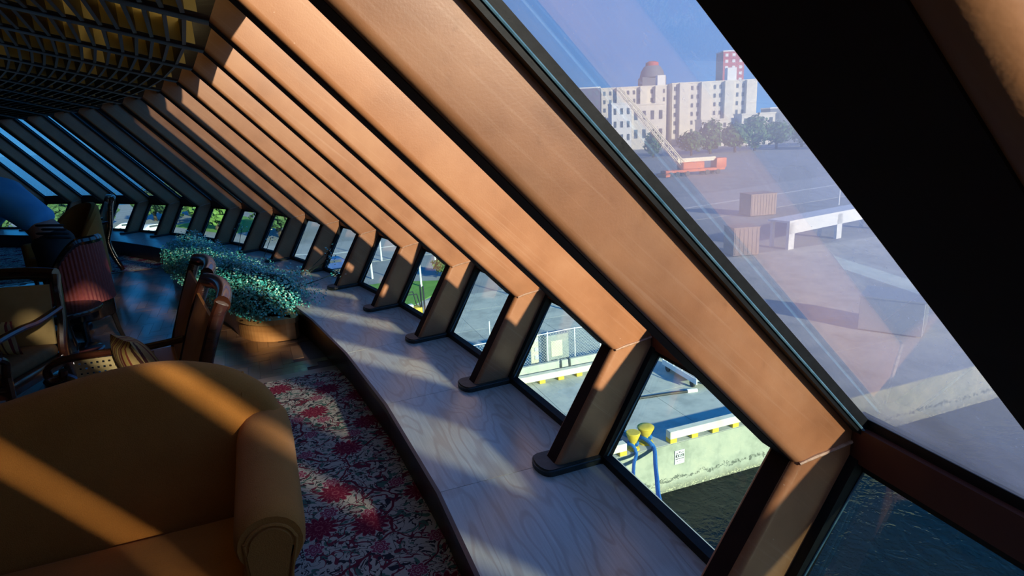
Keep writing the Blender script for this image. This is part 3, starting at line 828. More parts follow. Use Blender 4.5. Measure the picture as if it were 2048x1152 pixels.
# round-backed tan easy chair far behind
t = tag(empty('easy_chair', (-5.50, 7.60, .008), PI - .45), 'round-topped brown easy chair by the far windows', 'armchair')
def arch_shell(a0, a1, rx, ry, z0, ztop, thick, n=22, drop=.0, pw=2.0):
    bm = bmesh.new(); ri = []; ro = []
    for i in range(n + 1):
        u = i / n; a = math.radians(a0 + (a1 - a0) * u); zt = ztop - drop * abs(2 * u - 1) ** pw
        ri.append([(rx * math.cos(a), ry * math.sin(a), z) for z in (z0, (z0 + zt) / 2, zt - .02, zt)])
        ro.append([((rx + thick) * math.cos(a), (ry + thick) * math.sin(a), z) for z in (z0, (z0 + zt) / 2, zt - .02, zt)])
    sec = []
    for a, b in zip(ri, ro):
        ring = a[:3] + [tuple((Vector(a[3]) * .7 + Vector(b[3]) * .3) + Vector((0, 0, .02))), tuple((Vector(a[3]) * .3 + Vector(b[3]) * .7) + Vector((0, 0, .02)))] + b[2::-1]
        sec.append([bm.verts.new(p) for p in ring])
    m_ = len(sec[0])
    for i in range(n):
        for j in range(m_): bm.faces.new((sec[i][j], sec[i + 1][j], sec[i + 1][(j + 1) % m_], sec[i][(j + 1) % m_]))
    bm.faces.new(sec[0]); bm.faces.new(sec[-1][::-1])
    return bm
bm_obj('backrest', arch_shell(180, 360, .27, .30, .12, .99, .10, drop=.36, pw=2.6), M['wool'], t, smooth=True)
bm_obj('seat', box_bm(-.27, .27, -.26, .36, .12, .42, .05, 4), M['wool'], t, smooth=True)
for x in (-.3, .3):
    bm_obj('arm', box_bm(x - .07, x + .07, -.05, .36, .12, .58, .05, 4), M['wool'], t, smooth=True)
    for y in (-.2, .32):
        bm = bmesh.new(); add_lathe(bm, [(.016, 0), (.028, .13)], 10, (x * .85, y)); bm_obj('leg', bm, M['mahogany'], t, smooth=True)

# tub chair with a reeded maroon shell
t = tag(empty('tub_chair', (-3.64, 5.0, 0), math.radians(84)), 'tub chair with reeded maroon back and black curved trim', 'armchair'); t.scale = (.80, .80, 1.10)
bm = bmesh.new(); N_ = 64; outer = []; trim = []
for i in range(N_ + 1):
    u = i / N_; a = math.radians(170 + 200 * u); w_ = abs(2 * u - 1)
    zt = .86 - .34 * max(0, (w_ - .28) / .72) ** 1.5
    rg = .008 if i % 2 else 0.0
    outer.append((a, zt, .31 + rg))
secs = []
for a, zt, R in outer:
    fl = 1.0
    pts = [(R * 1.06, .40), (R * 1.04, .55), (R * .99, zt)]
    inn = [(.275, zt), (.275, .55), (.275, .40)]
    secs.append([bm.verts.new((r_ * math.cos(a), r_ * math.sin(a), z)) for r_, z in pts + inn])
for i in range(N_):
    for j in range(6): bm.faces.new((secs[i][j], secs[i + 1][j], secs[i + 1][(j + 1) % 6], secs[i][(j + 1) % 6]))
bm.faces.new(secs[0]); bm.faces.new(secs[-1][::-1])
bm_obj('shell', bm, M['maroon'], t)
bm = bmesh.new()
add_tube(bm, [(.292 * math.cos(a), .292 * math.sin(a), zt + .004) for a, zt, R in outer[::2]], .032, 8); bm_obj('trim_rail', bm, M['lacquer'], t, smooth=True)
bm = bmesh.new()
n_ = len(outer[::2]); secs = [[bm.verts.new((r_ * math.cos(a), r_ * math.sin(a), z)) for r_, z in ((.272, .40), (.272, zt - .01), (.255, zt - .03), (.25, .40))] for a, zt, R in outer[::2]]
for i in range(n_ - 1):
    for j in range(4): bm.faces.new((secs[i][j], secs[i + 1][j], secs[i + 1][(j + 1) % 4], secs[i][(j + 1) % 4]))
bm_obj('lining', bm, M['tub_cream'], t, smooth=True)
bm = bmesh.new(); add_lathe(bm, [(.20, .34), (.27, .345), (.29, .38), (.28, .43), (.22, .455), (.05, .46)], 28); bm_obj('seat', bm, M['tub_cream'], t, smooth=True)
bm = bmesh.new(); add_lathe(bm, [(.27, .26), (.31, .28), (.31, .39), (.27, .40)], 28); bm_obj('seat_ring', bm, M['lacquer'], t, smooth=True)
for a in (40, 140, 220, 320):
    bm = bmesh.new(); ca, sa = math.cos(math.radians(a)), math.sin(math.radians(a))
    add_tube(bm, [(.27 * ca, .27 * sa, .30), (.30 * ca, .30 * sa, .12), (.34 * ca, .34 * sa, 0)], [.03, .022, .018], 8); bm_obj('leg', bm, M['lacquer'], t, smooth=True)

# black lacquer pedestal table
t = tag(empty('pedestal_table', (-3.32, 4.36, 0)), 'small round black lacquer table between armchair and settee', 'table')
bm = bmesh.new(); add_lathe(bm, [(.22, .50), (.255, .505), (.26, .52), (.255, .535), (.22, .54)], 40); bm_obj('table_top', bm, M['lacquer'], t, smooth=True)
bm = bmesh.new(); add_lathe(bm, [(.10, .05), (.06, .09), (.04, .16), (.055, .24), (.04, .32), (.035, .44), (.12, .50)], 24); bm_obj('pedestal', bm, M['lacquer'], t, smooth=True)
bm = bmesh.new(); add_lathe(bm, [(.20, .18), (.215, .19), (.215, .20), (.20, .21)], 36); bm_obj('shelf', bm, M['lacquer'], t, smooth=True)
bm = bmesh.new(); add_lathe(bm, [(.20, .0), (.21, .02), (.19, .045), (.10, .06)], 36); bm_obj('plinth', bm, M['lacquer'], t, smooth=True)

# ------------------------------------------------------------------ planter and its hedge
def le(k, n=-.795): return W(int(k), n, RT / 2, 0).lerp(W(int(k) + 1, n, RT / 2, 0), k - int(k))
pl = tag(empty('planter', (-2.2, 5.4, 0)), 'low curved honey-brown wooden planter box against the window ledge', 'planter')
OP = Vector((-2.2, 5.4, 0))
outline = [le(5.42), Vector((-1.86, 5.01, 0)), Vector((-1.98, 4.965, 0)), Vector((-2.10, 4.955, 0)), Vector((-2.22, 4.985, 0)), Vector((-2.32, 5.05, 0)), Vector((-2.43, 5.16, 0)), Vector((-2.53, 5.30, 0)), Vector((-2.64, 5.46, 0)),
           Vector((-3.05, 5.97, 0)), Vector((-3.55, 6.60, 0)), Vector((-4.23, 7.46, 0)), le(9.1), le(8.5), le(8), le(7.5), le(7), le(6.5), le(6)]
outline = [outline[0]] + [v_ for v_ in smooth_path(outline[1:12], 3)] + outline[12:]
cen = sum((p for p in outline), Vector()) / len(outline)
def inset(d_):
    out = []
    n = len(outline)
    for i in range(n):
        a, b, c = outline[i - 1], outline[i], outline[(i + 1) % n]
        e1, e2 = (b - a).normalized(), (c - b).normalized()
        n1, n2 = Vector((e1.y, -e1.x, 0)), Vector((e2.y, -e2.x, 0))
        m_ = (n1 + n2).normalized()
        s = 1 if m_.dot(cen - b) > 0 else -1
        m_ = m_ / max(.5, m_.dot(n1))
        out.append(b + m_ * d_)
    return out
sgn = 1
i1 = inset(.1)
if (i1[3] - cen).length > (outline[3] - cen).length: sgn = -1
def ringz(d_, z): return [Vector((p.x, p.y, z)) - OP for p in inset(sgn * d_)]
bm = bmesh.new()
levels = [ringz(.014, 0), ringz(.012, .145)]
for q0, q1 in zip(levels[:-1], levels[1:]): add_quad_prism(bm, q0, q1)
bm_obj('box', bm, M['planter'], pl)
bm = bmesh.new(); ro_, rt_, ri_, rb_ = ringz(0, .148), ringz(.0, .192), ringz(.13, .192), ringz(.13, .148)
R4 = [[bm.verts.new(p) for p in q] for q in (ro_, rt_, ri_, rb_)]; n_ = len(ro_)
for a in range(4):
    for i in range(n_): bm.faces.new((R4[a][i], R4[a][(i + 1) % n_], R4[(a + 1) % 4][(i + 1) % n_], R4[(a + 1) % 4][i]))
bm_obj('rim', bm, M['planter_rim'], pl)
bm = bmesh.new(); add_quad_prism(bm, ringz(.135, .147), ringz(.135, .17)); bm_obj('soil', bm, M['soil'], pl)
bm = bmesh.new(); q = [Vector((-2.475, 5.225, .1925)), Vector((-2.30, 5.33, .1925))]
dq = (q[1] - q[0]).normalized(); nq = Vector((-dq.y, dq.x, 0)) * .009
add_quad_prism(bm, [p - OP for p in (q[0] - nq, q[1] - nq, q[1] + nq, q[0] + nq)], [p - OP + Vector((0, 0, .004)) for p in (q[0] - nq, q[1] - nq, q[1] + nq, q[0] + nq)])
bm_obj('joint_strip', bm, M['strip'], pl)

hd = tag(empty('leafy_plant', (-2.2, 5.4, .17)), 'dense low bed of small teal green leaves growing in the curved planter', 'plant')
OH = Vector((-2.2, 5.4, .17))
spine = [Vector((-2.06, 5.27, 0)), Vector((-2.45, 5.62, 0)), Vector((-2.9, 6.15, 0)), Vector((-3.35, 6.72, 0)), Vector((-3.75, 7.22, 0)), Vector((-4.02, 7.52, 0))]
spn = smooth_path(spine, 10)
def bush_pt():
    """point on the outside of a lumpy mound following the spine"""
    i = random.random() * (len(spn) - 1); c0 = spn[int(i)].lerp(spn[min(int(i) + 1, len(spn) - 1)], i - int(i))
    return c0, i / (len(spn) - 1)
from mathutils import noise as mn
def mound(c0, u, ang, el, jit=1.0):
    wdt = .33 - .03 * u; hgt = .40
    d_ = Vector((math.cos(ang) * math.cos(el), math.sin(ang) * math.cos(el), math.sin(el)))
    r = 1 + .22 * mn.noise(Vector((c0.x * 4 + d_.x, c0.y * 4 + d_.y, d_.z * 2)))
    return Vector((c0.x + d_.x * wdt * r, c0.y + d_.y * wdt * r, .21 + d_.z * hgt * r * (.92 + .08 * math.sin(c0.x * 9)))), d_
lv = []; lf = []
for i in range(30000):
    c0, u = bush_pt(); ang = random.uniform(0, 2 * PI); el = math.asin(random.uniform(-.12, 1))
    p, d_ = mound(c0, u, ang, el)
    p = p + d_ * random.uniform(-.07, .035)
    if p.z < .2: p.z = .2 + random.uniform(0, .02)
    nrm = (d_ + Vector((random.gauss(0, .55), random.gauss(0, .55), random.gauss(.35, .5)))).normalized()
    ax = nrm.orthogonal().normalized(); ax.rotate(Matrix.Rotation(random.uniform(0, 2 * PI), 3, nrm)); bx = nrm.cross(ax)
    L_, w_ = random.uniform(.015, .027) / 2 * 1.2, random.uniform(.010, .016) / 2 * 1.25
    b = len(lv)
    lv += [p - ax * L_ - OH, p + bx * w_ + nrm * .0015 - OH, p + ax * L_ - OH, p - bx * w_ + nrm * .0015 - OH]; lf.append((b, b + 1, b + 2, b + 3))
# a few sprigs that lean out over the ledge
for (sx, sy, sz) in ((-1.55, 5.30, .50), (-1.60, 5.36, .62), (-1.72, 5.18, .46), (-2.35, 6.0, .74), (-2.95, 6.75, .74), (-1.66, 5.55, .66)):
    for i in range(16):
        p = Vector((sx, sy, sz)) + Vector((random.gauss(0, .025), random.gauss(0, .025), random.gauss(0, .03)))
        nrm = Vector((random.gauss(0, .6), random.gauss(-.3, .6), 1)).normalized(); ax = nrm.orthogonal().normalized(); bx = nrm.cross(ax); b = len(lv)
        lv += [p - ax * .012 - OH, p + bx * .008 - OH, p + ax * .012 - OH, p - bx * .008 - OH]; lf.append((b, b + 1, b + 2, b + 3))
mesh_obj('foliage', lv, lf, M['leaf'], hd, kind='stuff')
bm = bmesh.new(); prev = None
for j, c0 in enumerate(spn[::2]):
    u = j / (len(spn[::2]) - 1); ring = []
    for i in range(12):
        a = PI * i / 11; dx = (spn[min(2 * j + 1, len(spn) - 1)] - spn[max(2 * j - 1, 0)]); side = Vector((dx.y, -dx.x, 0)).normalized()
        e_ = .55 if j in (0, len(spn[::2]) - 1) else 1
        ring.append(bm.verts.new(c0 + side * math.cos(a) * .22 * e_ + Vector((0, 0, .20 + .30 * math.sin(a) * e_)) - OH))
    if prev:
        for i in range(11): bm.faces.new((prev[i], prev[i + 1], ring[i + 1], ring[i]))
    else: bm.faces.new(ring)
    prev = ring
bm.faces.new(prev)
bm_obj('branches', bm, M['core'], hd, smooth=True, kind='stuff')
bm = bmesh.new()
for (a, b) in (((-1.80, 5.28, .42), (-1.55, 5.30, .50)), ((-1.82, 5.40, .50), (-1.60, 5.36, .62)), ((-1.9, 5.25, .4), (-1.72, 5.18, .46)), ((-2.4, 5.85, .55), (-2.35, 6.0, .74)), ((-2.95, 6.55, .5), (-2.95, 6.75, .74)), ((-1.85, 5.45, .5), (-1.66, 5.55, .66))):
    add_tube(bm, [Vector(a) - OH, Vector(b) - OH], .003, 5)
bm_obj('stems', bm, M['core'], hd, kind='stuff')

# ------------------------------------------------------------------ person leaning over, back to the far windows
def skin_mesh(name, verts, edges, radii, mat, parent, sub=2, root=0):
    me = bpy.data.meshes.new(name); me.from_pydata([tuple(v) for v in verts], edges, []); me.update()
    o = bpy.data.objects.new(name, me); C.objects.link(o)
    md = o.modifiers.new('skin', 'SKIN'); md.use_smooth_shade = True
    for i, r in enumerate(radii):
        sv = me.skin_vertices[0].data[i]; sv.radius = r if hasattr(r, '__len__') else (r, r); sv.use_root = (i == root)
    o.modifiers.new('sub', 'SUBSURF').levels = sub
    o.modifiers['sub'].render_levels = sub
    dg = bpy.context.evaluated_depsgraph_get(); dg.update()
    ev = o.evaluated_get(dg); me2 = bpy.data.meshes.new_from_object(ev)
    o.modifiers.clear(); o.data = me2; me2.materials.clear(); me2.materials.append(mat)
    for p in me2.polygons: p.use_smooth = True
    if parent: o.parent = parent
    return o
pe = tag(empty('person', (-4.10, 5.45, 0)), 'person in a loose blue shirt and black trousers bending forward beside the tub chair', 'person')
bv = [(0, 0, .97), (-.10, 0, 1.08), (-.25, -.01, 1.24), (-.42, -.02, 1.40), (-.50, -.03, 1.45), (-.62, -.05, 1.52),    # pelvis .. head base
      (.03, .11, .88), (.06, .13, .50), (.06, .13, .09), (-.10, .13, .035),                                        # far leg
      (.03, -.11, .88), (.05, -.12, .50), (.06, -.12, .09), (-.10, -.13, .035),                                     # near leg
      (-.43, .19, 1.36), (-.56, .25, 1.13), (-.76, .22, .96),                                                       # far arm
      (-.43, -.21, 1.35), (-.54, -.27, 1.12), (-.74, -.24, .95)]                                                    # near arm
be_ = [(0, 1), (1, 2), (2, 3), (3, 4), (4, 5), (0, 6), (6, 7), (7, 8), (8, 9), (0, 10), (10, 11), (11, 12), (12, 13), (3, 14), (14, 15), (15, 16), (3, 17), (17, 18), (18, 19)]
br = [(.14, .11), (.13, .10), (.14, .11), (.15, .11), .06, .06, (.085, .085), .06, .042, .035, (.085, .085), .06, .042, .035, .06, .045, .03, .06, .045, .03]
skin_mesh('body', bv, be_, br, M['skin'], pe)
bm = bmesh.new()
bmesh.ops.create_uvsphere(bm, u_segments=24, v_segments=16, radius=.105)
for v_ in bm.verts:
    v_.co.z *= 1.22
    if v_.co.x < -.085 and abs(v_.co.y) < .02 and -.03 < v_.co.z < .02: v_.co.x -= .022
    if v_.co.z < -.05: v_.co.y *= .82
hm = Matrix.Translation((-.70, -.06, 1.575)) @ Matrix.Rotation(math.radians(-38), 4, 'Y')
bmesh.ops.transform(bm, matrix=hm, verts=bm.verts); head = bm_obj('head', bm, M['skin'], pe, smooth=True)
bm = bmesh.new(); bmesh.ops.create_uvsphere(bm, u_segments=24, v_segments=16, radius=.112)
bmesh.ops.delete(bm, geom=[v_ for v_ in bm.verts if v_.co.x < -.055 and v_.co.z < .062 or v_.co.z < -.07], context='VERTS')
for v_ in bm.verts: v_.co.z *= 1.22
bmesh.ops.transform(bm, matrix=hm, verts=bm.verts); bm_obj('hair', bm, M['hair'], head, smooth=True)
for s in (-1, 1):
    bm = bmesh.new(); bmesh.ops.create_uvsphere(bm, u_segments=10, v_segments=8, radius=.013, matrix=hm @ Matrix.Translation((-.094, s * .034, .01))); bm_obj('eye', bm, M['white_eye'], head, smooth=True)
    bm = bmesh.new(); bmesh.ops.create_uvsphere(bm, u_segments=10, v_segments=8, radius=.028, matrix=hm @ Matrix.Translation((.0, s * .104, 0)) @ Matrix.Diagonal((.7, .35, 1.1, 1))); bm_obj('ear', bm, M['skin'], head, smooth=True)
bm = bmesh.new(); add_tube(bm, [hm @ Vector((-.098, -.025, -.06)), hm @ Vector((-.104, 0, -.058)), hm @ Vector((-.098, .025, -.06))], .005, 6); bm_obj('mouth', bm, M['maroon'], head, smooth=True)
for s, hx, hy, hz in ((1, -.80, .215, .92), (-1, -.78, -.245, .91)):
    vs = [(hx + .04, hy, hz + .03), (hx - .02, hy, hz - .02)]; es = [(0, 1)]; rs = [(.028, .018), (.036, .018)]
    skin_mesh('hand', [(hx + .05, hy, hz + .04), (hx, hy, hz), (hx - .03, hy, hz - .03)], [(0, 1), (1, 2)], [(.024, .018), (.036, .016), (.034, .014)], M['skin'], pe, 1)
    for f, (dy, ln) in enumerate(((-.027, .055), (-.009, .066), (.009, .062), (.026, .05))):
        skin_mesh('finger', [(hx - .025, hy + dy, hz - .025), (hx - .025 - ln * .45, hy + dy, hz - .03 - ln * .42), (hx - .02 - ln * .6, hy + dy, hz - .03 - ln)], [(0, 1), (1, 2)], [.0085, .008, .007], M['skin'], pe, 1)
    skin_mesh('thumb', [(hx + .01, hy - s * .03, hz), (hx - .015, hy - s * .05, hz - .03), (hx - .03, hy - s * .045, hz - .055)], [(0, 1), (1, 2)], [.011, .009, .008], M['skin'], pe, 1)
sv_ = [(.0, 0, 1.03), (-.09, 0, 1.10), (-.23, -.01, 1.25), (-.40, -.02, 1.405), (-.49, -.03, 1.455),
       (-.43, .20, 1.37), (-.55, .26, 1.15), (-.70, .235, 1.02), (-.43, -.22, 1.36), (-.53, -.28, 1.14), (-.68, -.25, 1.01)]
se_ = [(0, 1), (1, 2), (2, 3), (3, 4), (3, 5), (5, 6), (6, 7), (3, 8), (8, 9), (9, 10)]
sr_ = [(.185, .135), (.18, .14), (.185, .15), (.18, .14), .075, .085, .07, .055, .085, .07, .055]
skin_mesh('shirt', sv_, se_, sr_, M['shirt'], pe)
tv = [(.02, 0, .99), (.05, .0, .90), (.05, .115, .80), (.07, .135, .48), (.07, .135, .10), (.05, -.115, .80), (.06, -.13, .48), (.07, -.125, .10)]
skin_mesh('trousers', tv, [(0, 1), (1, 2), (2, 3), (3, 4), (1, 5), (5, 6), (6, 7)], [(.165, .13), (.17, .15), .115, .09, .075, .115, .09, .075], M['trousers'], pe)
for i in range(4):
    bm = bmesh.new(); add_tube(bm, smooth_path([(.02 - i * .006 + .05 * (i % 2), -.155, 1.05 - i * .035), (.12 + i * .012, -.135, 1.045 - i * .036), (.20 + i * .012, -.06, 1.03 - i * .038)], 5), [.005] + [.011] * 9 + [.005], 8)
    bm_obj('trouser_fold', bm, M['trousers'], pe, smooth=True)
for y in (.13, -.13):
    bm = box_bm(-.18, .10, y - .045, y + .045, .0, .085, .03, 3); bm_obj('shoe', bm, M['shoe'], pe, smooth=True)

# ------------------------------------------------------------------ the quay outside
GZ, WZ = -12.35, -14.75
QA = Vector((4.0, 23.8, 0)); Q1 = Vector((.939, .344, 0)); Q2 = Vector((-.344, .939, 0)); QR = math.atan2(Q1.y, Q1.x)
def QP(s, t_, z=GZ): p = QA + Q1 * s + Q2 * t_; return Vector((p.x, p.y, z))
m = bpy.data.materials.new('quay_concrete'); t = NT(m)
v = t.coord('Object'); a = t.noise(.45, 7, v, .65); b2 = t.noise(2.2, 5, v, .65); c2 = t.noise(9, 3, v)
col = t.ramp(a, [(.32, (.34, .35, .31)), (.5, (.52, .52, .45)), (.68, (.62, .60, .50))])
col = t.mix(t.math('MULTIPLY', t.ramp(b2, [(.55, 0.0), (.75, 1.0)]), .5), col, (.30, .29, .25))
col = t.mix(t.math('MULTIPLY', t.ramp(c2, [(.70, 0.0), (.76, 1.0)]), .6), col, (.12, .13, .11))
t.out(col, .85, bump=b2, bump_str=.1, bump_dist=.02); M['concrete'] = m
m = bpy.data.materials.new('quay_wall'); t = NT(m)
v = t.coord('Object'); sz = t.n('SeparateXYZ'); t.l(v, sz.inputs[0])
a = t.noise(.7, 6, v, .65); mp = t.n('Mapping'); t.l(v, mp.inputs['Vector']); mp.inputs['Scale'].default_value = (3, 3, .35); b2 = t.noise(1.1, 5, mp.outputs[0], .7)
col = t.ramp(a, [(.3, (.25, .27, .21)), (.5, (.40, .41, .32)), (.62, (.46, .45, .34)), (.78, (.30, .32, .26))])
col = t.mix(t.math('MULTIPLY', t.ramp(b2, [(.55, 0.0), (.8, 1.0)]), .55), col, (.26, .28, .23))
edge = t.math('ADD', sz.outputs[2], t.math('MULTIPLY', t.math('SUBTRACT', t.noise(1.6, 6, v, .75), .5), .9))
col = t.mix(t.ramp(edge, [(.0, 1.0), (.5, 0.0)]), col, (.17, .17, .12))
mx = t.noise(5, 5, v, .8)
bandf = t.math('MULTIPLY', t.math('LESS_THAN', t.math('ABSOLUTE', t.math('SUBTRACT', edge, .62)), .10), t.math('GREATER_THAN', mx, .5))
col = t.mix(t.math('MULTIPLY', bandf, .8), col, (.06, .07, .055))
barn = t.math('MULTIPLY', t.ramp(edge, [(.1, 1.0), (.28, 0.0)]), t.math('GREATER_THAN', t.noise(14, 3, v), .55))
col = t.mix(barn, col, (.50, .47, .30))
t.out(col, .9, bump=mx, bump_str=.3, bump_dist=.05); M['qwall'] = m
M['asphalt'] = mat_var('asphalt', (.26, .27, .265), (.36, .365, .35), .3, .9)
M['road'] = mat_var('pale_road', (.36, .37, .36), (.44, .44, .42), .4, .9)
M['roadline'] = mat_var('road_paint', (.7, .7, .64), (.8, .8, .74), 5, .7)
M['grass'] = mat_var('grass_green', (.10, .26, .03), (.19, .40, .06), 1.5, .95)
M['cream_paint'] = mat_var('cream_paint', (.72, .66, .48), (.85, .80, .62), 2, .6)
M['yellow_paint'] = mat_var('yellow_paint', (.62, .42, .03), (.78, .56, .06), 5, .5, .1)
M['rope'] = mat_var('blue_rope', (.01, .10, .34), (.03, .20, .52), 14, .7, .4)
M['white_paint'] = mat_var('white_paint', (.75, .76, .76), (.85, .85, .84), 3, .45)
M['grey_metal'] = mat_var('grey_metal', (.30, .33, .33), (.42, .44, .43), 5, .5)
M['dark_metal'] = mat_var('dark_metal', (.02, .025, .03), (.04, .045, .05), 8, .5)
M['block'] = mat_var('barrier_concrete', (.42, .43, .38), (.55, .55, .48), 2, .9)
M['hose'] = mat_var('black_hose', (.015, .016, .018), (.03, .032, .034), 5, .6)
M['orange'] = mat_var('orange_paint', (.62, .13, .04), (.75, .2, .06), 2, .5)
M['car_blue'] = mat_var('car_blue', (.02, .06, .24), (.03, .09, .30), 2, .3)
M['tree_leaf'] = mat_var('tree_leaf', (.03, .09, .03), (.09, .18, .05), .8, .8)
M['tree_light'] = mat_var('tree_light', (.11, .24, .045), (.20, .36, .08), .8, .8)
M['trunk'] = mat_var('trunk', (.06, .045, .03), (.1, .07, .05), 3, .9)
M['mauve'] = mat_var('mauve_wall', (.13, .11, .17), (.17, .15, .21), .2, .8)
M['cream_wall'] = mat_var('cream_wall', (.62, .58, .50), (.72, .68, .58), .1, .8)
M['white_wall'] = mat_var('white_wall', (.70, .70, .68), (.8, .8, .77), .1, .8)
M['dark_pane'] = mat_var('dark_pane', (.06, .08, .10), (.1, .12, .15), .5, .2)
M['red_wall'] = mat_var('red_wall', (.42, .07, .06), (.5, .1, .08), .2, .8)
M['slate'] = mat_var('slate_wall', (.12, .14, .18), (.17, .19, .23), .2, .8)
M['container'] = mat_var('container_grey', (.30, .34, .36), (.38, .42, .43), 1, .6)
M['container_br'] = mat_var('container_brown', (.28, .2, .17), (.34, .25, .21), 1, .6)
M['wet_shade_patch'] = mat_var('wet_shade', (.06, .065, .07), (.10, .10, .10), .8, .08)  # dark glossy colour, wet concrete with shadow painted in
m = bpy.data.materials.new('harbour_water'); t = NT(m)
v = t.coord('Object'); a = t.noise(1.5, 3, v, .6, .6); b2 = t.noise(6, 2, v)
h_ = t.math('ADD', a, t.math('MULTIPLY', b2, .25))
t.out((.003, .008, .009), .06, bump=h_, bump_str=.4, bump_dist=.2, spec=.12); M['water'] = m

water = mesh_obj('water', [(-6000, -200, 0), (6000, -200, 0), (6000, 9000, 0), (-6000, 9000, 0)], [(0, 1, 2, 3)], M['water'])
water.location = (0, 0, WZ); tag(water, 'dark rippled harbour water below the quay wall', kind='structure')
bm = bmesh.new()
land = [QP(-40, 0), QP(400, 0), Vector((900, 500, GZ)), Vector((2500, 1600, GZ)), Vector((900, 3200, GZ)), Vector((-30, 1500, GZ)), Vector((-40, 195, GZ)), Vector((-75, 178, GZ)), Vector((-105, 160, GZ)), Vector((-140, 130, GZ)), Vector((-185, 110, GZ)), Vector((-200, 60, GZ)), Vector((-90, 8, GZ))]
add_prism(bm, [(p.x, p.y) for p in land], GZ - 3.4, GZ - .02)
g_ = bm_obj('ground', bm, M['asphalt']); tag(g_, 'grey asphalt port land behind the pale quay apron', kind='structure')
pv = tag(empty('pavement', QP(0, 0), QR), 'pale concrete quay apron along the water', kind='structure')
for i in range(-8, 14):
    for j in range(6):
        x0 = i * 5.2; y0 = j * 5.0 + (0 if j else .0)
        bm = box_bm(x0 + .012, x0 + 5.188, y0 + .012, y0 + 4.988, -.3, 0)
        bm_obj('slab', bm, M['concrete'], pv)
qw = bm_obj('wall_quay', box_bm(-45, 160, -.02, .5, -.2, 2.38), M['qwall']); qw.location = QP(0, 0, WZ); qw.rotation_euler = (0, 0, QR)
tag(qw, 'weathered concrete quay wall with a dark tide line above the water', kind='structure')

def curb_beam(s0, s1, t_, label, zoff=0.0):
    c = tag(empty('curb_beam', QP(s0, t_), QR), label, 'curb', None, 'thing')
    L_ = s1 - s0
    bm_obj('beam', box_bm(0, L_, -.18, .18, .20, .56, .02, 1), M['cream_paint'], c)
    n = max(2, int(L_ / 1.05)); src = None
    for i in range(n):
        x = .0 + (L_ - .36) * i / (n - 1)
        if src is None: src = bm_obj('foot_block', box_bm(0, .36, -.185, .18, .0, .205, .015, 1), M['yellow_paint'], c); src.location = (x, 0, 0)
        else: share(src, 'foot_block', c, (x, 0, 0))
curb_beam(2.95, 12.5, .19, 'cream curb beam on yellow feet along the wall, past the bollards')
curb_beam(-6.0, .72, .19, 'cream curb beam on yellow feet ending before the smaller bollard')
curb_beam(-9.0, 5.4, 9.0, 'cream curb beam on yellow feet in front of the concrete barriers')
curb_beam(8.6, 17.0, 9.0, 'far end of the inner cream curb behind the white ramp')

def bollard(s, t_, sc, label):
    b = tag(empty('bollard', QP(s, t_)), label, 'bollard', 'yellow mooring bollards')
    bm = bmesh.new(); add_lathe(bm, [(.30 * sc, 0), (.30 * sc, .06), (.17 * sc, .10), (.15 * sc, .30), (.18 * sc, .40)], 20); bm_obj('stem', bm, M['yellow_paint'], b, smooth=True)
    bm = bmesh.new(); add_lathe(bm, [(.17 * sc, .36), (.24 * sc, .50), (.33 * sc, .72), (.34 * sc, .78), (.31 * sc, .81), (.10 * sc, .82)], 24); bm_obj('head', bm, M['yellow_paint'], b, smooth=True)
bollard(1.25, .38, .95, 'smaller yellow mooring bollard, at the end of a curb beam')
bollard(2.05, .62, 1.12, 'larger yellow mooring bollard with the thick blue rope')
def rope(name, pts, rad, label):
    bm = bmesh.new(); sp_ = smooth_path(pts, 7); add_tube(bm, sp_, rad, 8)
    return tag(bm_obj(name, bm, M['rope'], smooth=True), label, 'rope', 'blue mooring ropes')
b1 = QP(1.25, .38); b2_ = QP(2.05, .62)
def loop(b, r, z): return [b + Vector((r * math.cos(a), r * math.sin(a), z)) for a in [math.radians(q) for q in (-60, 10, 90, 170, 250)]]
l1 = loop(b1, .20, .26); l2 = loop(b2_, .22, .28)
rope('mooring_rope', l1 + [QP(1.15, .06, GZ + .16), QP(1.05, -.2, GZ + .02), Vector((4.78, 23.1, -12.16)), Vector((4.42, 21.5, -11.72)), Vector((3.72, 18, -10.2)), Vector((2.9, 14, -8.2)), Vector((1.9, 9, -5.4))], .075, 'thinner blue mooring rope hanging from the smaller yellow bollard')
rope('mooring_rope', l2 + [QP(2.0, .15, GZ + .20), QP(1.98, -.2, GZ + .04), Vector((5.66, 23.0, -12.28)), Vector((5.36, 21.5, -12.02)), Vector((5.05, 20, -11.75)), Vector((4.45, 17, -10.45)), Vector((3.7, 14, -8.75)), Vector((2.3, 9, -5.6))], .095, 'thick blue mooring rope running down from the larger yellow bollard')

sg = tag(empty('wall_sign', QP(3.42, -.04, GZ - .72), QR), 'small white notice with black print on the quay wall', 'sign')
bm_obj('board', box_bm(-.26, .26, -.02, 0, -.34, .34), M['white_paint'], sg)
def marks(name, rects):
    bm = bmesh.new()
    for x0, x1, z0, z1 in rects: add_box(bm, x0, x1, -.024, -.019, z0, z1)
    o = bm_obj(name, bm, M['hose'], sg); o['kind'] = 'stuff'
marks('print', [(-.05, .03, .22, .27), (-.20, -.10, .17, .205), (.05, .2, .20, .225), (-.22, -.15, -.0, .13), (.18, .225, .0, .13), (-.15, .18, -.0, .02), (-.15, .18, .105, .13), (-.10, -.04, .03, .095), (.0, .05, .03, .07), (.08, .15, .04, .095),
                (-.22, -.10, -.10, -.06), (-.08, .02, -.10, -.065), (.04, .10, -.10, -.06), (.12, .22, -.10, -.065), (-.15, -.08, -.20, -.18), (-.02, .06, -.2, -.18), (.1, .15, -.2, -.18)])

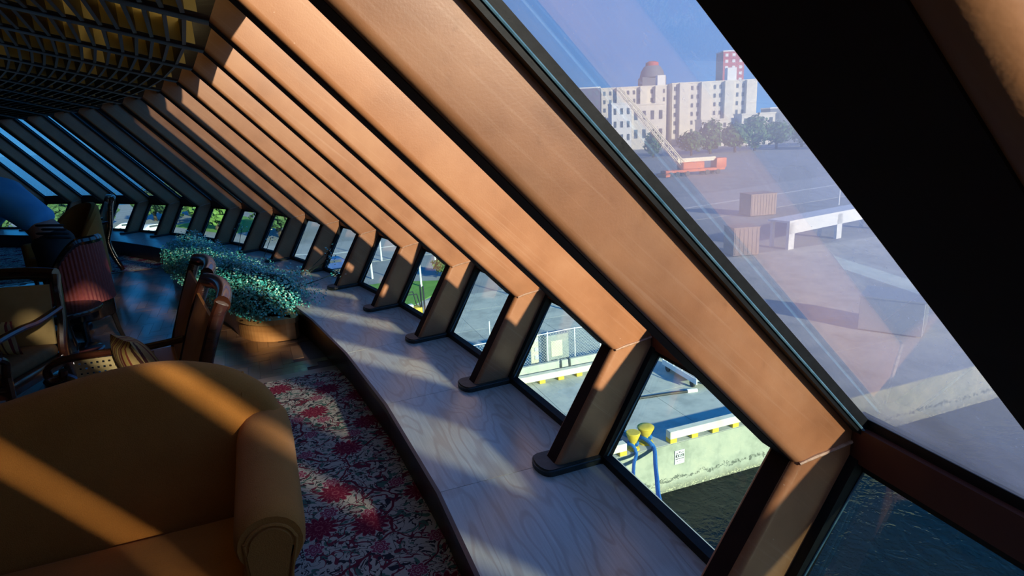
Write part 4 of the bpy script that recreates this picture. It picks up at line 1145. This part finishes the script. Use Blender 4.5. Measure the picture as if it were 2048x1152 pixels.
hs = bmesh.new(); hp = smooth_path([QP(.6, 4.9, GZ + .05), QP(2.2, 4.5, GZ + .05), QP(3.6, 4.7, GZ + .05), QP(5.0, 4.55, GZ + .05), QP(6.4, 4.35, GZ + .05), QP(7.0, 4.2, GZ + .05)], 8); add_tube(hs, hp, .075, 8)
tag(bm_obj('hose', hs, M['hose'], smooth=True), 'black hose snaking across the pale quay concrete', 'hose')
hb = bmesh.new(); add_tube(hb, [QP(6.95, 4.23, GZ + .07), QP(7.5, 4.12, GZ + .07)], [.11, .10], 8); tag(bm_obj('hose_coupling', hb, M['white_paint'], smooth=True), 'white coupling at the end of the black hose', 'coupling')
wp = bmesh.new(); add_tube(wp, smooth_path([QP(7.5, 1.5, GZ + .05), QP(8.1, 1.75, GZ + .06), QP(8.2, 2.0, GZ + .08)], 5), .05, 6); tag(bm_obj('cable', wp, M['white_paint'], smooth=True), 'short white cable end lying near the curb', 'cable')

# white launch ramp with rails
rp = tag(empty('boarding_ramp', (9.55, 32.1, GZ), math.atan2(-2.3, .75)), 'small white boarding ramp with rails standing on the quay', 'ramp')
bm_obj('deck', box_bm(-1.6, 1.6, -.45, .45, .42, .52, .02, 1), M['grey_metal'], rp)
for y in (-.47, .47):
    bm = bmesh.new(); add_tube(bm, smooth_path([(-1.6, y, .5), (-1.55, y, 1.15), (-1.0, y, 1.3), (1.0, y, .95), (1.7, y, .6)], 5), .05, 6); bm_obj('hand_rail', bm, M['white_paint'], rp, smooth=True)
    bm_obj('side_plate', box_bm(-1.65, 1.7, y - .03, y + .03, .32, .62), M['white_paint'], rp)
    for x in (-1.2, -.5, .3):
        bm = bmesh.new(); add_tube(bm, [(x, y, .5), (x, y, 1.15 - max(0, x) * .2)], .03, 6); bm_obj('rail_post', bm, M['white_paint'], rp)
for x in (-1.2, 1.2):
    for y in (-.4, .4):
        bm = bmesh.new(); add_tube(bm, [(x, y - .05, .2), (x, y + .05, .2)], .2, 12); bm_obj('wheel', bm, M['dark_metal'], rp, smooth=True)

# concrete barriers, fence, cabinets
for i, (s, L_, lab) in enumerate(((-3.45, 2.6, 'long concrete barrier block under the fence, by the cabinets'), (-.72, 2.7, 'middle concrete barrier block below the utility cabinets'), (2.15, .4, 'short concrete stub between two longer barrier blocks'), (2.72, 3.0, 'concrete barrier block beyond the short stub'), (5.9, 2.6, 'concrete barrier block at the near end of the fence line'))):
    bm = bmesh.new()
    pr = [(-.32, 0), (.32, 0), (.32, .12), (.14, .38), (.10, .82), (-.10, .82), (-.14, .38), (-.32, .12)]
    add_quad_prism(bm, [(0, a, b) for a, b in pr], [(L_, a, b) for a, b in pr])
    o = bm_obj('concrete_barrier', bm, M['block']); o.location = QP(s, 9.75); o.rotation_euler = (0, 0, QR); tag(o, lab, 'barrier', 'concrete barrier blocks on the quay')
fe = tag(empty('wire_fence', QP(-9, 10.15), QR), 'tall wire mesh fence with pale posts behind the concrete barriers', 'fence')
for i in range(10):
    bm = bmesh.new(); x = i * 1.75; add_tube(bm, [(x, 0, 0), (x + .03 * math.sin(i * 3), 0, 1.2), (x, 0, 2.55 + (1.2 if i in (4, 5) else 0))], .035, 6); bm_obj('post', bm, M['white_paint'], fe, smooth=True)
bm = bmesh.new(); add_tube(bm, smooth_path([(i * 1.75, 0, 2.45 + .05 * math.sin(i * 2.1)) for i in range(10)], 4), .03, 6); bm_obj('top_rail', bm, M['white_paint'], fe, smooth=True)
wv = []; wf = []
for i in range(-12, 90):
    for s in (1, -1):
        x0 = i * .18; x1 = x0 + s * 2.3
        b = len(wv); wv += [(x0 - .011, 0, .1), (x0 + .011, 0, .1), (x1 + .011, 0, 2.4), (x1 - .011, 0, 2.4)]; wf.append((b, b + 1, b + 2, b + 3))
mesh_obj('wire_mesh', wv, wf, M['grey_metal'], fe, kind='stuff')
cb = tag(empty('utility_cabinet', QP(2.35, 11.0), QR), 'grey utility cabinet with a pale door panel behind the fence', 'cabinet')
bm_obj('housing', box_bm(-.75, .75, -.4, .4, 0, 2.1, .03, 1), M['grey_metal'], cb)
bm_obj('door', box_bm(-.45, .3, -.44, -.4, .75, 1.75, .02, 1), M['cream_paint'], cb); bm_obj('label_plate', box_bm(-.2, .3, -.43, -.4, .2, .5), M['white_paint'], cb)
cb = tag(empty('service_pillar', QP(.85, 10.8), QR), 'slim cream service pillar beside the grey utility cabinet', 'pillar', None, 'thing')
bm_obj('column', box_bm(-.25, .25, -.22, .22, 0, 2.4, .03, 1), M['cream_paint'], cb)
for z in (.8, 1.3, 1.9): bm_obj('socket_box', box_bm(-.02, .22, -.27, -.2, z, z + .25, .01, 1), M['white_paint'], cb)

def lamp_pole(x, y, h, label, arm=1.0):
    p = tag(empty('lamp_post', (x, y, GZ)), label, 'lamp post')
    bm = bmesh.new(); add_tube(bm, [(0, 0, 0), (0, 0, h * .5), (0, 0, h)], [.11, .08, .06], 8); bm_obj('mast', bm, M['white_paint'], p, smooth=True)
    bm = bmesh.new(); add_tube(bm, smooth_path([(0, 0, h - .3), (.2 * arm, 0, h + .05), (arm, 0, h + .1)], 4), .04, 6); bm_obj('bracket', bm, M['white_paint'], p, smooth=True)
    bm_obj('lamp_head', box_bm(arm - .1, arm + .4, -.1, .1, h + .03, h + .13, .02, 1), M['white_paint'], p)
lamp_pole(4.6, 46, 6, 'white lamp post standing alone behind the utility cabinets', -.8)
lamp_pole(-7.9, 63, 6.5, 'tall white lamp post beyond the grass strip', .8)
lamp_pole(-8.6, 56.5, 4.5, 'short pale lamp post at the corner of the grass strip', -.6)
lamp_pole(-14.2, 61, 6.0, 'pale lamp post by the road, next to the grass corner', .8)
lamp_pole(-15.0, 70, 7.0, 'pale lamp post further along the empty road', -.8)
lamp_pole(52.6, 97, 6.8, 'thin pale lamp post seen through the big dusty pane', .8)

# grass, roads
def flat(name, pts, z, mat, label, kind, cat=None):
    bm = bmesh.new(); add_prism(bm, pts, GZ - .02, GZ + z); return tag(bm_obj(name, bm, mat), label, cat, None, kind)
flat('road', [(-120, 75), (-20, 68), (30, 90), (200, 190), (600, 380), (600, 410), (190, 222), (25, 112), (-25, 84), (-120, 92)], .015, M['road'], 'pale access road behind the quay', 'structure')
flat('road_lines', [(-120, 83.2), (-22, 76), (28, 100.6), (195, 205.6), (195, 206.2), (28, 101.2), (-22, 76.5), (-120, 83.8)], .03, M['roadline'], 'pale centre line of the access road', 'structure')
flat('grass', [(-18, 49.5), (-9.4, 47.8), (-5.6, 56.6), (-7.2, 58.6), (-12, 59.0), (-18, 56.5)], .05, M['grass'], 'bright green grass strip by the yellow machine', 'stuff')
flat('grass', [(-62, 112), (-45, 98), (-38, 104), (-55, 125)], .05, M['grass'], 'green verge under the light green tree', 'stuff')
flat('grass', [(-80, 96), (-62, 92), (-58, 100), (-76, 106)], .05, M['grass'], 'yellow green verge below the far treeline', 'stuff')

flat('wet_shade_patch', [tuple(QP(a, b).xy) for a, b in ((-3, 1.2), (.5, .9), (2.6, 1.0), (3.1, 1.5), (1.6, 1.9), (.2, 2.9), (-1.2, 3.2), (-3, 3.4))], .004, M['wet_shade_patch'], 'wet patch with curb and bollard shadow in its colour, behind the bollards', 'thing', 'wet_shade_patch')  # partly wet concrete, partly curb and bollard shadow painted as a patch
# yellow and black yard machine
mc = tag(empty('forklift', (-7.9, 46.0, GZ), .5), 'small yellow and black forklift on the quay by the grass strip', 'forklift')
bm_obj('body', box_bm(-.9, .7, -.55, .55, .25, 1.0, .06, 2), M['yellow_paint'], mc, smooth=True)
bm_obj('counterweight', box_bm(-1.2, -.85, -.5, .5, .3, 1.1, .08, 2), M['dark_metal'], mc, smooth=True)
for y in (-.45, .45):
    bm = bmesh.new(); add_tube(bm, [(.6, y, .9), (.35, y, 2.1), (-.6, y, 2.15), (-.85, y, 1.05)], .05, 6); bm_obj('cab_frame', bm, M['dark_metal'], mc)
    bm = bmesh.new(); add_tube(bm, [(.95, y * .7, .1), (.95, y * .7, 2.6)], .07, 6); bm_obj('mast', bm, M['dark_metal'], mc)
    bm_obj('fork', box_bm(1.0, 2.1, y * .7 - .06, y * .7 + .06, .1, .16), M['dark_metal'], mc)
    for x in (-.7, .55):
        bm = bmesh.new(); add_tube(bm, [(x, y - .1, .3), (x, y + .1, .3)], .3, 14); bm_obj('wheel', bm, M['dark_metal'], mc, smooth=True)
bm_obj('seat', box_bm(-.3, .1, -.25, .25, 1.0, 1.25, .05, 2), M['white_paint'], mc, smooth=True)

def car(x, y, rz, mat, label):
    c = tag(empty('car', (x, y, GZ + .02), rz), label, 'car')
    pr = [(-2.1, .35), (2.1, .35), (2.15, .75), (1.3, .9), (.7, 1.4), (-1.1, 1.42), (-1.9, .95), (-2.15, .85)]
    bm = bmesh.new(); add_quad_prism(bm, [(a, -.85, b) for a, b in pr], [(a, .85, b) for a, b in pr]); bmesh.ops.bevel(bm, geom=list(bm.edges), offset=.06, segments=2, affect='EDGES'); bm_obj('body', bm, mat, c, smooth=True)
    bm_obj('glazing', box_bm(-1.0, .65, -.87, .87, .98, 1.3, .03, 1), M['dark_pane'], c)
    for wx in (-1.3, 1.3):
        for wy in (-.8, .8):
            bm = bmesh.new(); add_tube(bm, [(wx, wy - .1, .33), (wx, wy + .1, .33)], .33, 14); bm_obj('wheel', bm, M['dark_metal'], c, smooth=True)
car(-19.4, 66, .5, M['car_blue'], 'small blue car parked by the empty grey road')
car(-67, 108.5, .2, M['white_paint'], 'white car parked below the far dark trees')
car(-61, 104.5, 1.2, M['white_paint'], 'second white car by the posts under the far treeline')

# trees and bushes
tv_ = []; tf_ = []
def leaf_ball(n, rx, ry, rz_, zc, size, seed):
    rnd = random.Random(seed); vs = []; fs = []
    for i in range(n):
        d_ = Vector((rnd.gauss(0, 1), rnd.gauss(0, 1), rnd.gauss(0, 1))).normalized()
        r = (.55 + .45 * rnd.random()) * (1 + .25 * mn.noise(d_ * 2.2 + Vector((seed, 0, 0))))
        p = Vector((d_.x * rx * r, d_.y * ry * r, zc + d_.z * rz_ * r))
        nrm = (d_ + Vector((rnd.gauss(0, .5), rnd.gauss(0, .5), rnd.gauss(.2, .5)))).normalized(); ax = nrm.orthogonal().normalized(); bx = nrm.cross(ax); s = size * rnd.uniform(.6, 1.3)
        b = len(vs); vs += [p - ax * s, p + bx * s * .7, p + ax * s, p - bx * s * .7]; fs.append((b, b + 1, b + 2, b + 3))
    return vs, fs
def tree_proto(seed, mat, rx, rz_, zc, n=900, size=.35):
    vs, fs = leaf_ball(n, rx, rx, rz_, zc, size, seed)
    me = bpy.data.meshes.new('crown'); me.from_pydata([tuple(v) for v in vs], [], fs); me.materials.append(mat)
    bm = bmesh.new(); add_tube(bm, [(0, 0, 0), (.1, 0, zc * .5), (0, 0, zc + rz_ * .3)], [.28, .2, .08], 7)
    mt = bpy.data.meshes.new('trunk'); bm.to_mesh(mt); bm.free(); mt.materials.append(M['trunk'])
    return me, mt
TP = [tree_proto(1, M['tree_leaf'], 3.0, 2.2, 3.0), tree_proto(2, M['tree_leaf'], 2.4, 2.8, 3.4), tree_proto(3, M['tree_light'], 2.8, 2.0, 2.6)]
def tree(x, y, s, kind, label, group=None, name='tree', cat='tree'):
    o = tag(empty(name, (x, y, GZ), random.uniform(0, 6)), label, cat, group); o.scale = (s, s, s * 1.05)
    for nm, me in zip(('crown', 'trunk'), TP[kind]):
        c = bpy.data.objects.new(nm, me); C.objects.link(c); c.parent = o
        if nm == 'crown': c['kind'] = 'stuff'
tree(-34.5, 92, 1.25, 0, 'dark green bush filling the window by the eighth rib', None, 'bush', 'bush')
tree(-37.5, 99, 1.1, 1, 'dark green shrub just behind the big dark bush', None, 'bush', 'bush')
tree(-49.5, 104, 1.35, 2, 'light green tree filling the window above the hedge', None)
tree(-55, 112, 1.0, 2, 'smaller light green tree by the green verge', None)
tree(-6.6, 60, .42, 0, 'low dark shrub at the end of the grass strip', None, 'bush', 'bush')
for i, (x, y, s, kd) in enumerate(((-58, 122, 1.0, 0), (-64, 118, 1.15, 1), (-70, 122, 1.2, 0), (-76, 116, 1.1, 1), (-83, 112, 1.2, 0), (-90, 108, 1.1, 1), (-66, 128, 1.2, 0), (-98, 104, 1.2, 0))):
    tree(x, y, s, kd, 'dark tree in the far treeline above the white cars, %s' % ('first by the light green trees', 'second from the light green trees', 'third along', 'fourth along', 'fifth along', 'last but one', 'set back behind the rest', 'last at the shore')[i], 'trees of the far shore treeline')
for i, (x, y, s) in enumerate(((-132, 98, 2.3), (-151, 108, 2.4), (-116, 112, 2.2))):
    tree(x, y, s, 2, '%s pale green tree at the shore beyond the leaning person' % ('middle tall', 'tallest outer', 'inner tall')[i], 'tall pale trees at the shore')
for i, (x, y, s, kd) in enumerate(((78, 262, 1.9, 0), (88, 268, 2.2, 1), (100, 272, 2.3, 0), (111, 278, 2.4, 1), (124, 286, 2.3, 0), (139, 293, 2.4, 1), (155, 301, 2.4, 0), (171, 308, 2.4, 0), (62, 262, 1.7, 1), (140, 262, 2.2, 0), (152, 270, 2.3, 1))):
    tree(x, y, s, kd, 'rounded tree below the pale hotel, %s' % ('under the white gridded building', 'under the glazed cream front', 'behind the crane boom', 'behind the crane cab', 'below the hotel corner', 'under the hotel chimney', 'under the red and white tower', 'beside the slate shed', 'first of the row by the mauve block', 'in front, past the crane truck', 'in front, farthest along the road')[i], 'trees below the hotel')

# crane truck
ct = tag(empty('crane_truck', (50, 166, GZ), .28), 'long orange crane truck with a pale boom raised', 'crane')
bm_obj('chassis', box_bm(-9, 9, -1.4, 1.4, 1.0, 1.7, .1, 1), M['orange'], ct)
bm_obj('cab', box_bm(6.2, 9.4, -1.5, 1.5, 1.5, 4.2, .3, 2), M['orange'], ct, smooth=True)
bm_obj('cab_glazing', box_bm(7.4, 9.45, -1.3, 1.3, 2.9, 3.8, .1, 1), M['dark_pane'], ct)
bm_obj('superstructure', box_bm(-4, 2.5, -1.6, 1.6, 1.7, 3.6, .2, 1), M['orange'], ct)
bm = bmesh.new(); add_box(bm, -5, 6.5, -.6, .6, 3.6, 4.6); bm_obj('stowed_jib', bm, M['cream_paint'], ct)
bo = bm_obj('outrigger', box_bm(-9.6, -8.4, -2.6, 2.6, .2, .9), M['orange'], ct)
bb = tag(empty('x'), 'x'); bpy.data.objects.remove(bb)
bm = bmesh.new()
p0, p1 = Vector((-3.5, 0, 3.2)), Vector((-24, -4.5, 22.5)); dd = (p1 - p0); side = Vector((0, .55, 0)); upv = Vector((.45, 0, .5))
for a, b in ((side, upv), (side, -upv), (-side, upv), (-side, -upv)): add_tube(bm, [p0 + a + b, p1 + (a + b) * .55], .13, 5)
for i in range(18):
    f0, f1 = i / 18, (i + 1) / 18
    add_tube(bm, [p0 + dd * f0 + side + upv * (1 if i % 2 else -1), p0 + dd * f1 + side - upv * (1 if i % 2 else -1)], .07, 4)
    add_tube(bm, [p0 + dd * f0 - side + upv * (1 if i % 2 else -1), p0 + dd * f1 - side - upv * (1 if i % 2 else -1)], .07, 4)
bm_obj('boom_lattice', bm, M['cream_paint'], ct)
for x in (-7.5, -5.5, -2.5, 3.5, 6.8):
    for y in (-1.25, 1.25):
        bm = bmesh.new(); add_tube(bm, [(x, y - .25, .65), (x, y + .25, .65)], .65, 14); bm_obj('wheel', bm, M['dark_metal'], ct, smooth=True)

# containers, canopy, loose things under the big pane
def crate(name, x, y, w, d, h, rz, mat, label, cat):
    c = tag(empty(name, (x, y, GZ), rz), label, cat)
    bm_obj('shell', box_bm(-w / 2, w / 2, -d / 2, d / 2, .1, h, .03, 1), mat, c)
    bm = bmesh.new(); n = int(w / .45)
    for i in range(n):
        xx = -w / 2 + w * (i + .5) / n; add_box(bm, xx - .08, xx + .08, -d / 2 - .05, -d / 2 + .02, .25, h - .15)
    bm_obj('ribbing', bm, mat, c); bm_obj('lid', box_bm(-w / 2 - .05, w / 2 + .05, -d / 2 - .06, d / 2 + .05, h - .02, h + .08), mat, c)
crate('container', 25.2, 38.6, 3.0, 3.6, 2.3, .9, M['container'], 'grey-blue container closest to the quay edge below the dusty pane', 'container')
crate('container', 37.2, 91, 4.2, 3.0, 3.2, .2, M['container_br'], 'small brown container in front of the white canopy', 'container')
crate('container', 24.6, 64, 2.8, 2.4, 3.0, .1, M['container_br'], 'dull brown container beside the white canopy leg', 'container')
cp = tag(empty('canopy', (37.5, 71, GZ), math.atan2(11, 18)), 'long white flat canopy on legs over the quay road', 'canopy')
bm_obj('deck', box_bm(-9.5, 9.5, -1.3, 1.3, 2.9, 3.1), M['white_paint'], cp); bm_obj('fascia', box_bm(-9.5, 9.5, -1.34, -1.28, 1.7, 3.15), M['white_paint'], cp)
for x in (-9.0, 0, 9.0):
    bm_obj('leg', box_bm(x - .5, x + .5, -1.34, -1.0, 0, 2.9), M['white_paint'], cp); bm_obj('leg', box_bm(x - .2, x + .2, .9, 1.2, 0, 2.9), M['white_paint'], cp)

# ------------------------------------------------------------------ buildings beyond
def building(name, x0, x1, y, d, h, mat, label, cols, rows, zbase=3.0, rooft=None, wmat=None, z_top=None):
    b = tag(empty(name, ((x0 + x1) / 2, y, GZ)), label, 'building'); w = x1 - x0
    bm_obj('walls', box_bm(-w / 2, w / 2, 0, d, 0, h), mat, b)
    bm_obj('parapet', box_bm(-w / 2 - .3, w / 2 + .3, -.3, d + .3, h, h + .7), rooft or mat, b)
    ww = w / cols * .42; hh = (h - zbase) / rows * .48; src = None
    for i in range(cols):
        for j in range(rows):
            p = (-w / 2 + w * (i + .5) / cols, 0, zbase + (h - zbase) * (j + .45) / rows)
            if src is None: src = bm_obj('window', box_bm(-ww / 2, ww / 2, -.12, .05, -hh / 2, hh / 2), wmat or M['dark_pane'], b); src.location = p
            else: share(src, 'window', b, p)
    return b
HB = 35.5
hotel = building('hotel', 59, 98, 382, 16, 35, M['cream_wall'], 'pale hotel wing with rows of windows, beside the dark mauve block', 11, 6, 6)
hotel2 = building('hotel', 102, 153, 384, 16, 36, M['cream_wall'], 'taller pale hotel wing with a chimney, under the red and white tower', 15, 6, 6)
for x in (70, 84, 93): bm_obj('wing_bay', box_bm(x - 78.5 - 2.2, x - 78.5 + 2.2, -2.4, 0, 0, 35.4), M['cream_wall'], hotel)
for x in (107, 120, 134, 147): bm_obj('wing_bay', box_bm(x - 126 - 2.6, x - 126 + 2.6, -2.4, 0, 0, 36.4), M['cream_wall'], hotel2)
bm_obj('chimney', box_bm(98 - 78.5 - 5, 98 - 78.5 - .2, 2, 7, 35, 41.5), M['white_wall'], hotel)
bm_obj('chimney', box_bm(134 - 126, 139.5 - 126, 2, 7, 36, 44), M['white_wall'], hotel2)
building('office_block', 45.5, 57.4, 376, 14, 35.5, M['mauve'], 'dark mauve office block at the end of the pale hotel', 3, 6, 4, M['white_wall'], M['slate'])
building('low_building', 60, 71, 352, 12, 25, M['white_wall'], 'white building with big gridded windows before the hotel', 3, 3, 4)
building('low_building', 71.5, 90, 354, 12, 24, M['cream_wall'], 'low cream building with a glazed front before the hotel', 4, 2, 4)
building('low_building', 108, 126, 345, 12, 14, M['cream_wall'], 'small cream building half hidden by rounded trees', 5, 1, 9)
building('low_building', 128, 146, 340, 12, 16, M['cream_wall'], 'second small cream building by the road trees', 4, 1, 10)
building('low_building', 160, 215, 380, 14, 19, M['slate'], 'long slate grey shed past the hotel end', 7, 1, 11, M['white_wall'])
building('tower', 146, 160, 425, 14, 57, M['red_wall'], 'red and white striped tower above the pale hotel', 3, 7, 30, M['white_wall'], M['white_wall'])
dm = tag(empty('domed_tower', (102, 430, GZ)), 'dark slate tower with a red cap behind the hotel', 'building')
bm_obj('shaft', box_bm(-8, 8, 0, 14, 0, 44), M['slate'], dm)
bm = bmesh.new(); add_lathe(bm, [(8.5, 44), (7.5, 48), (5.5, 51), (3, 52)], 16, (0, 7)); bm_obj('dome', bm, M['slate'], dm, smooth=True)
bm = bmesh.new(); add_lathe(bm, [(4.5, 51), (4.3, 53.5), (2, 54.5)], 16, (0, 7)); bm_obj('cap', bm, M['red_wall'], dm, smooth=True)
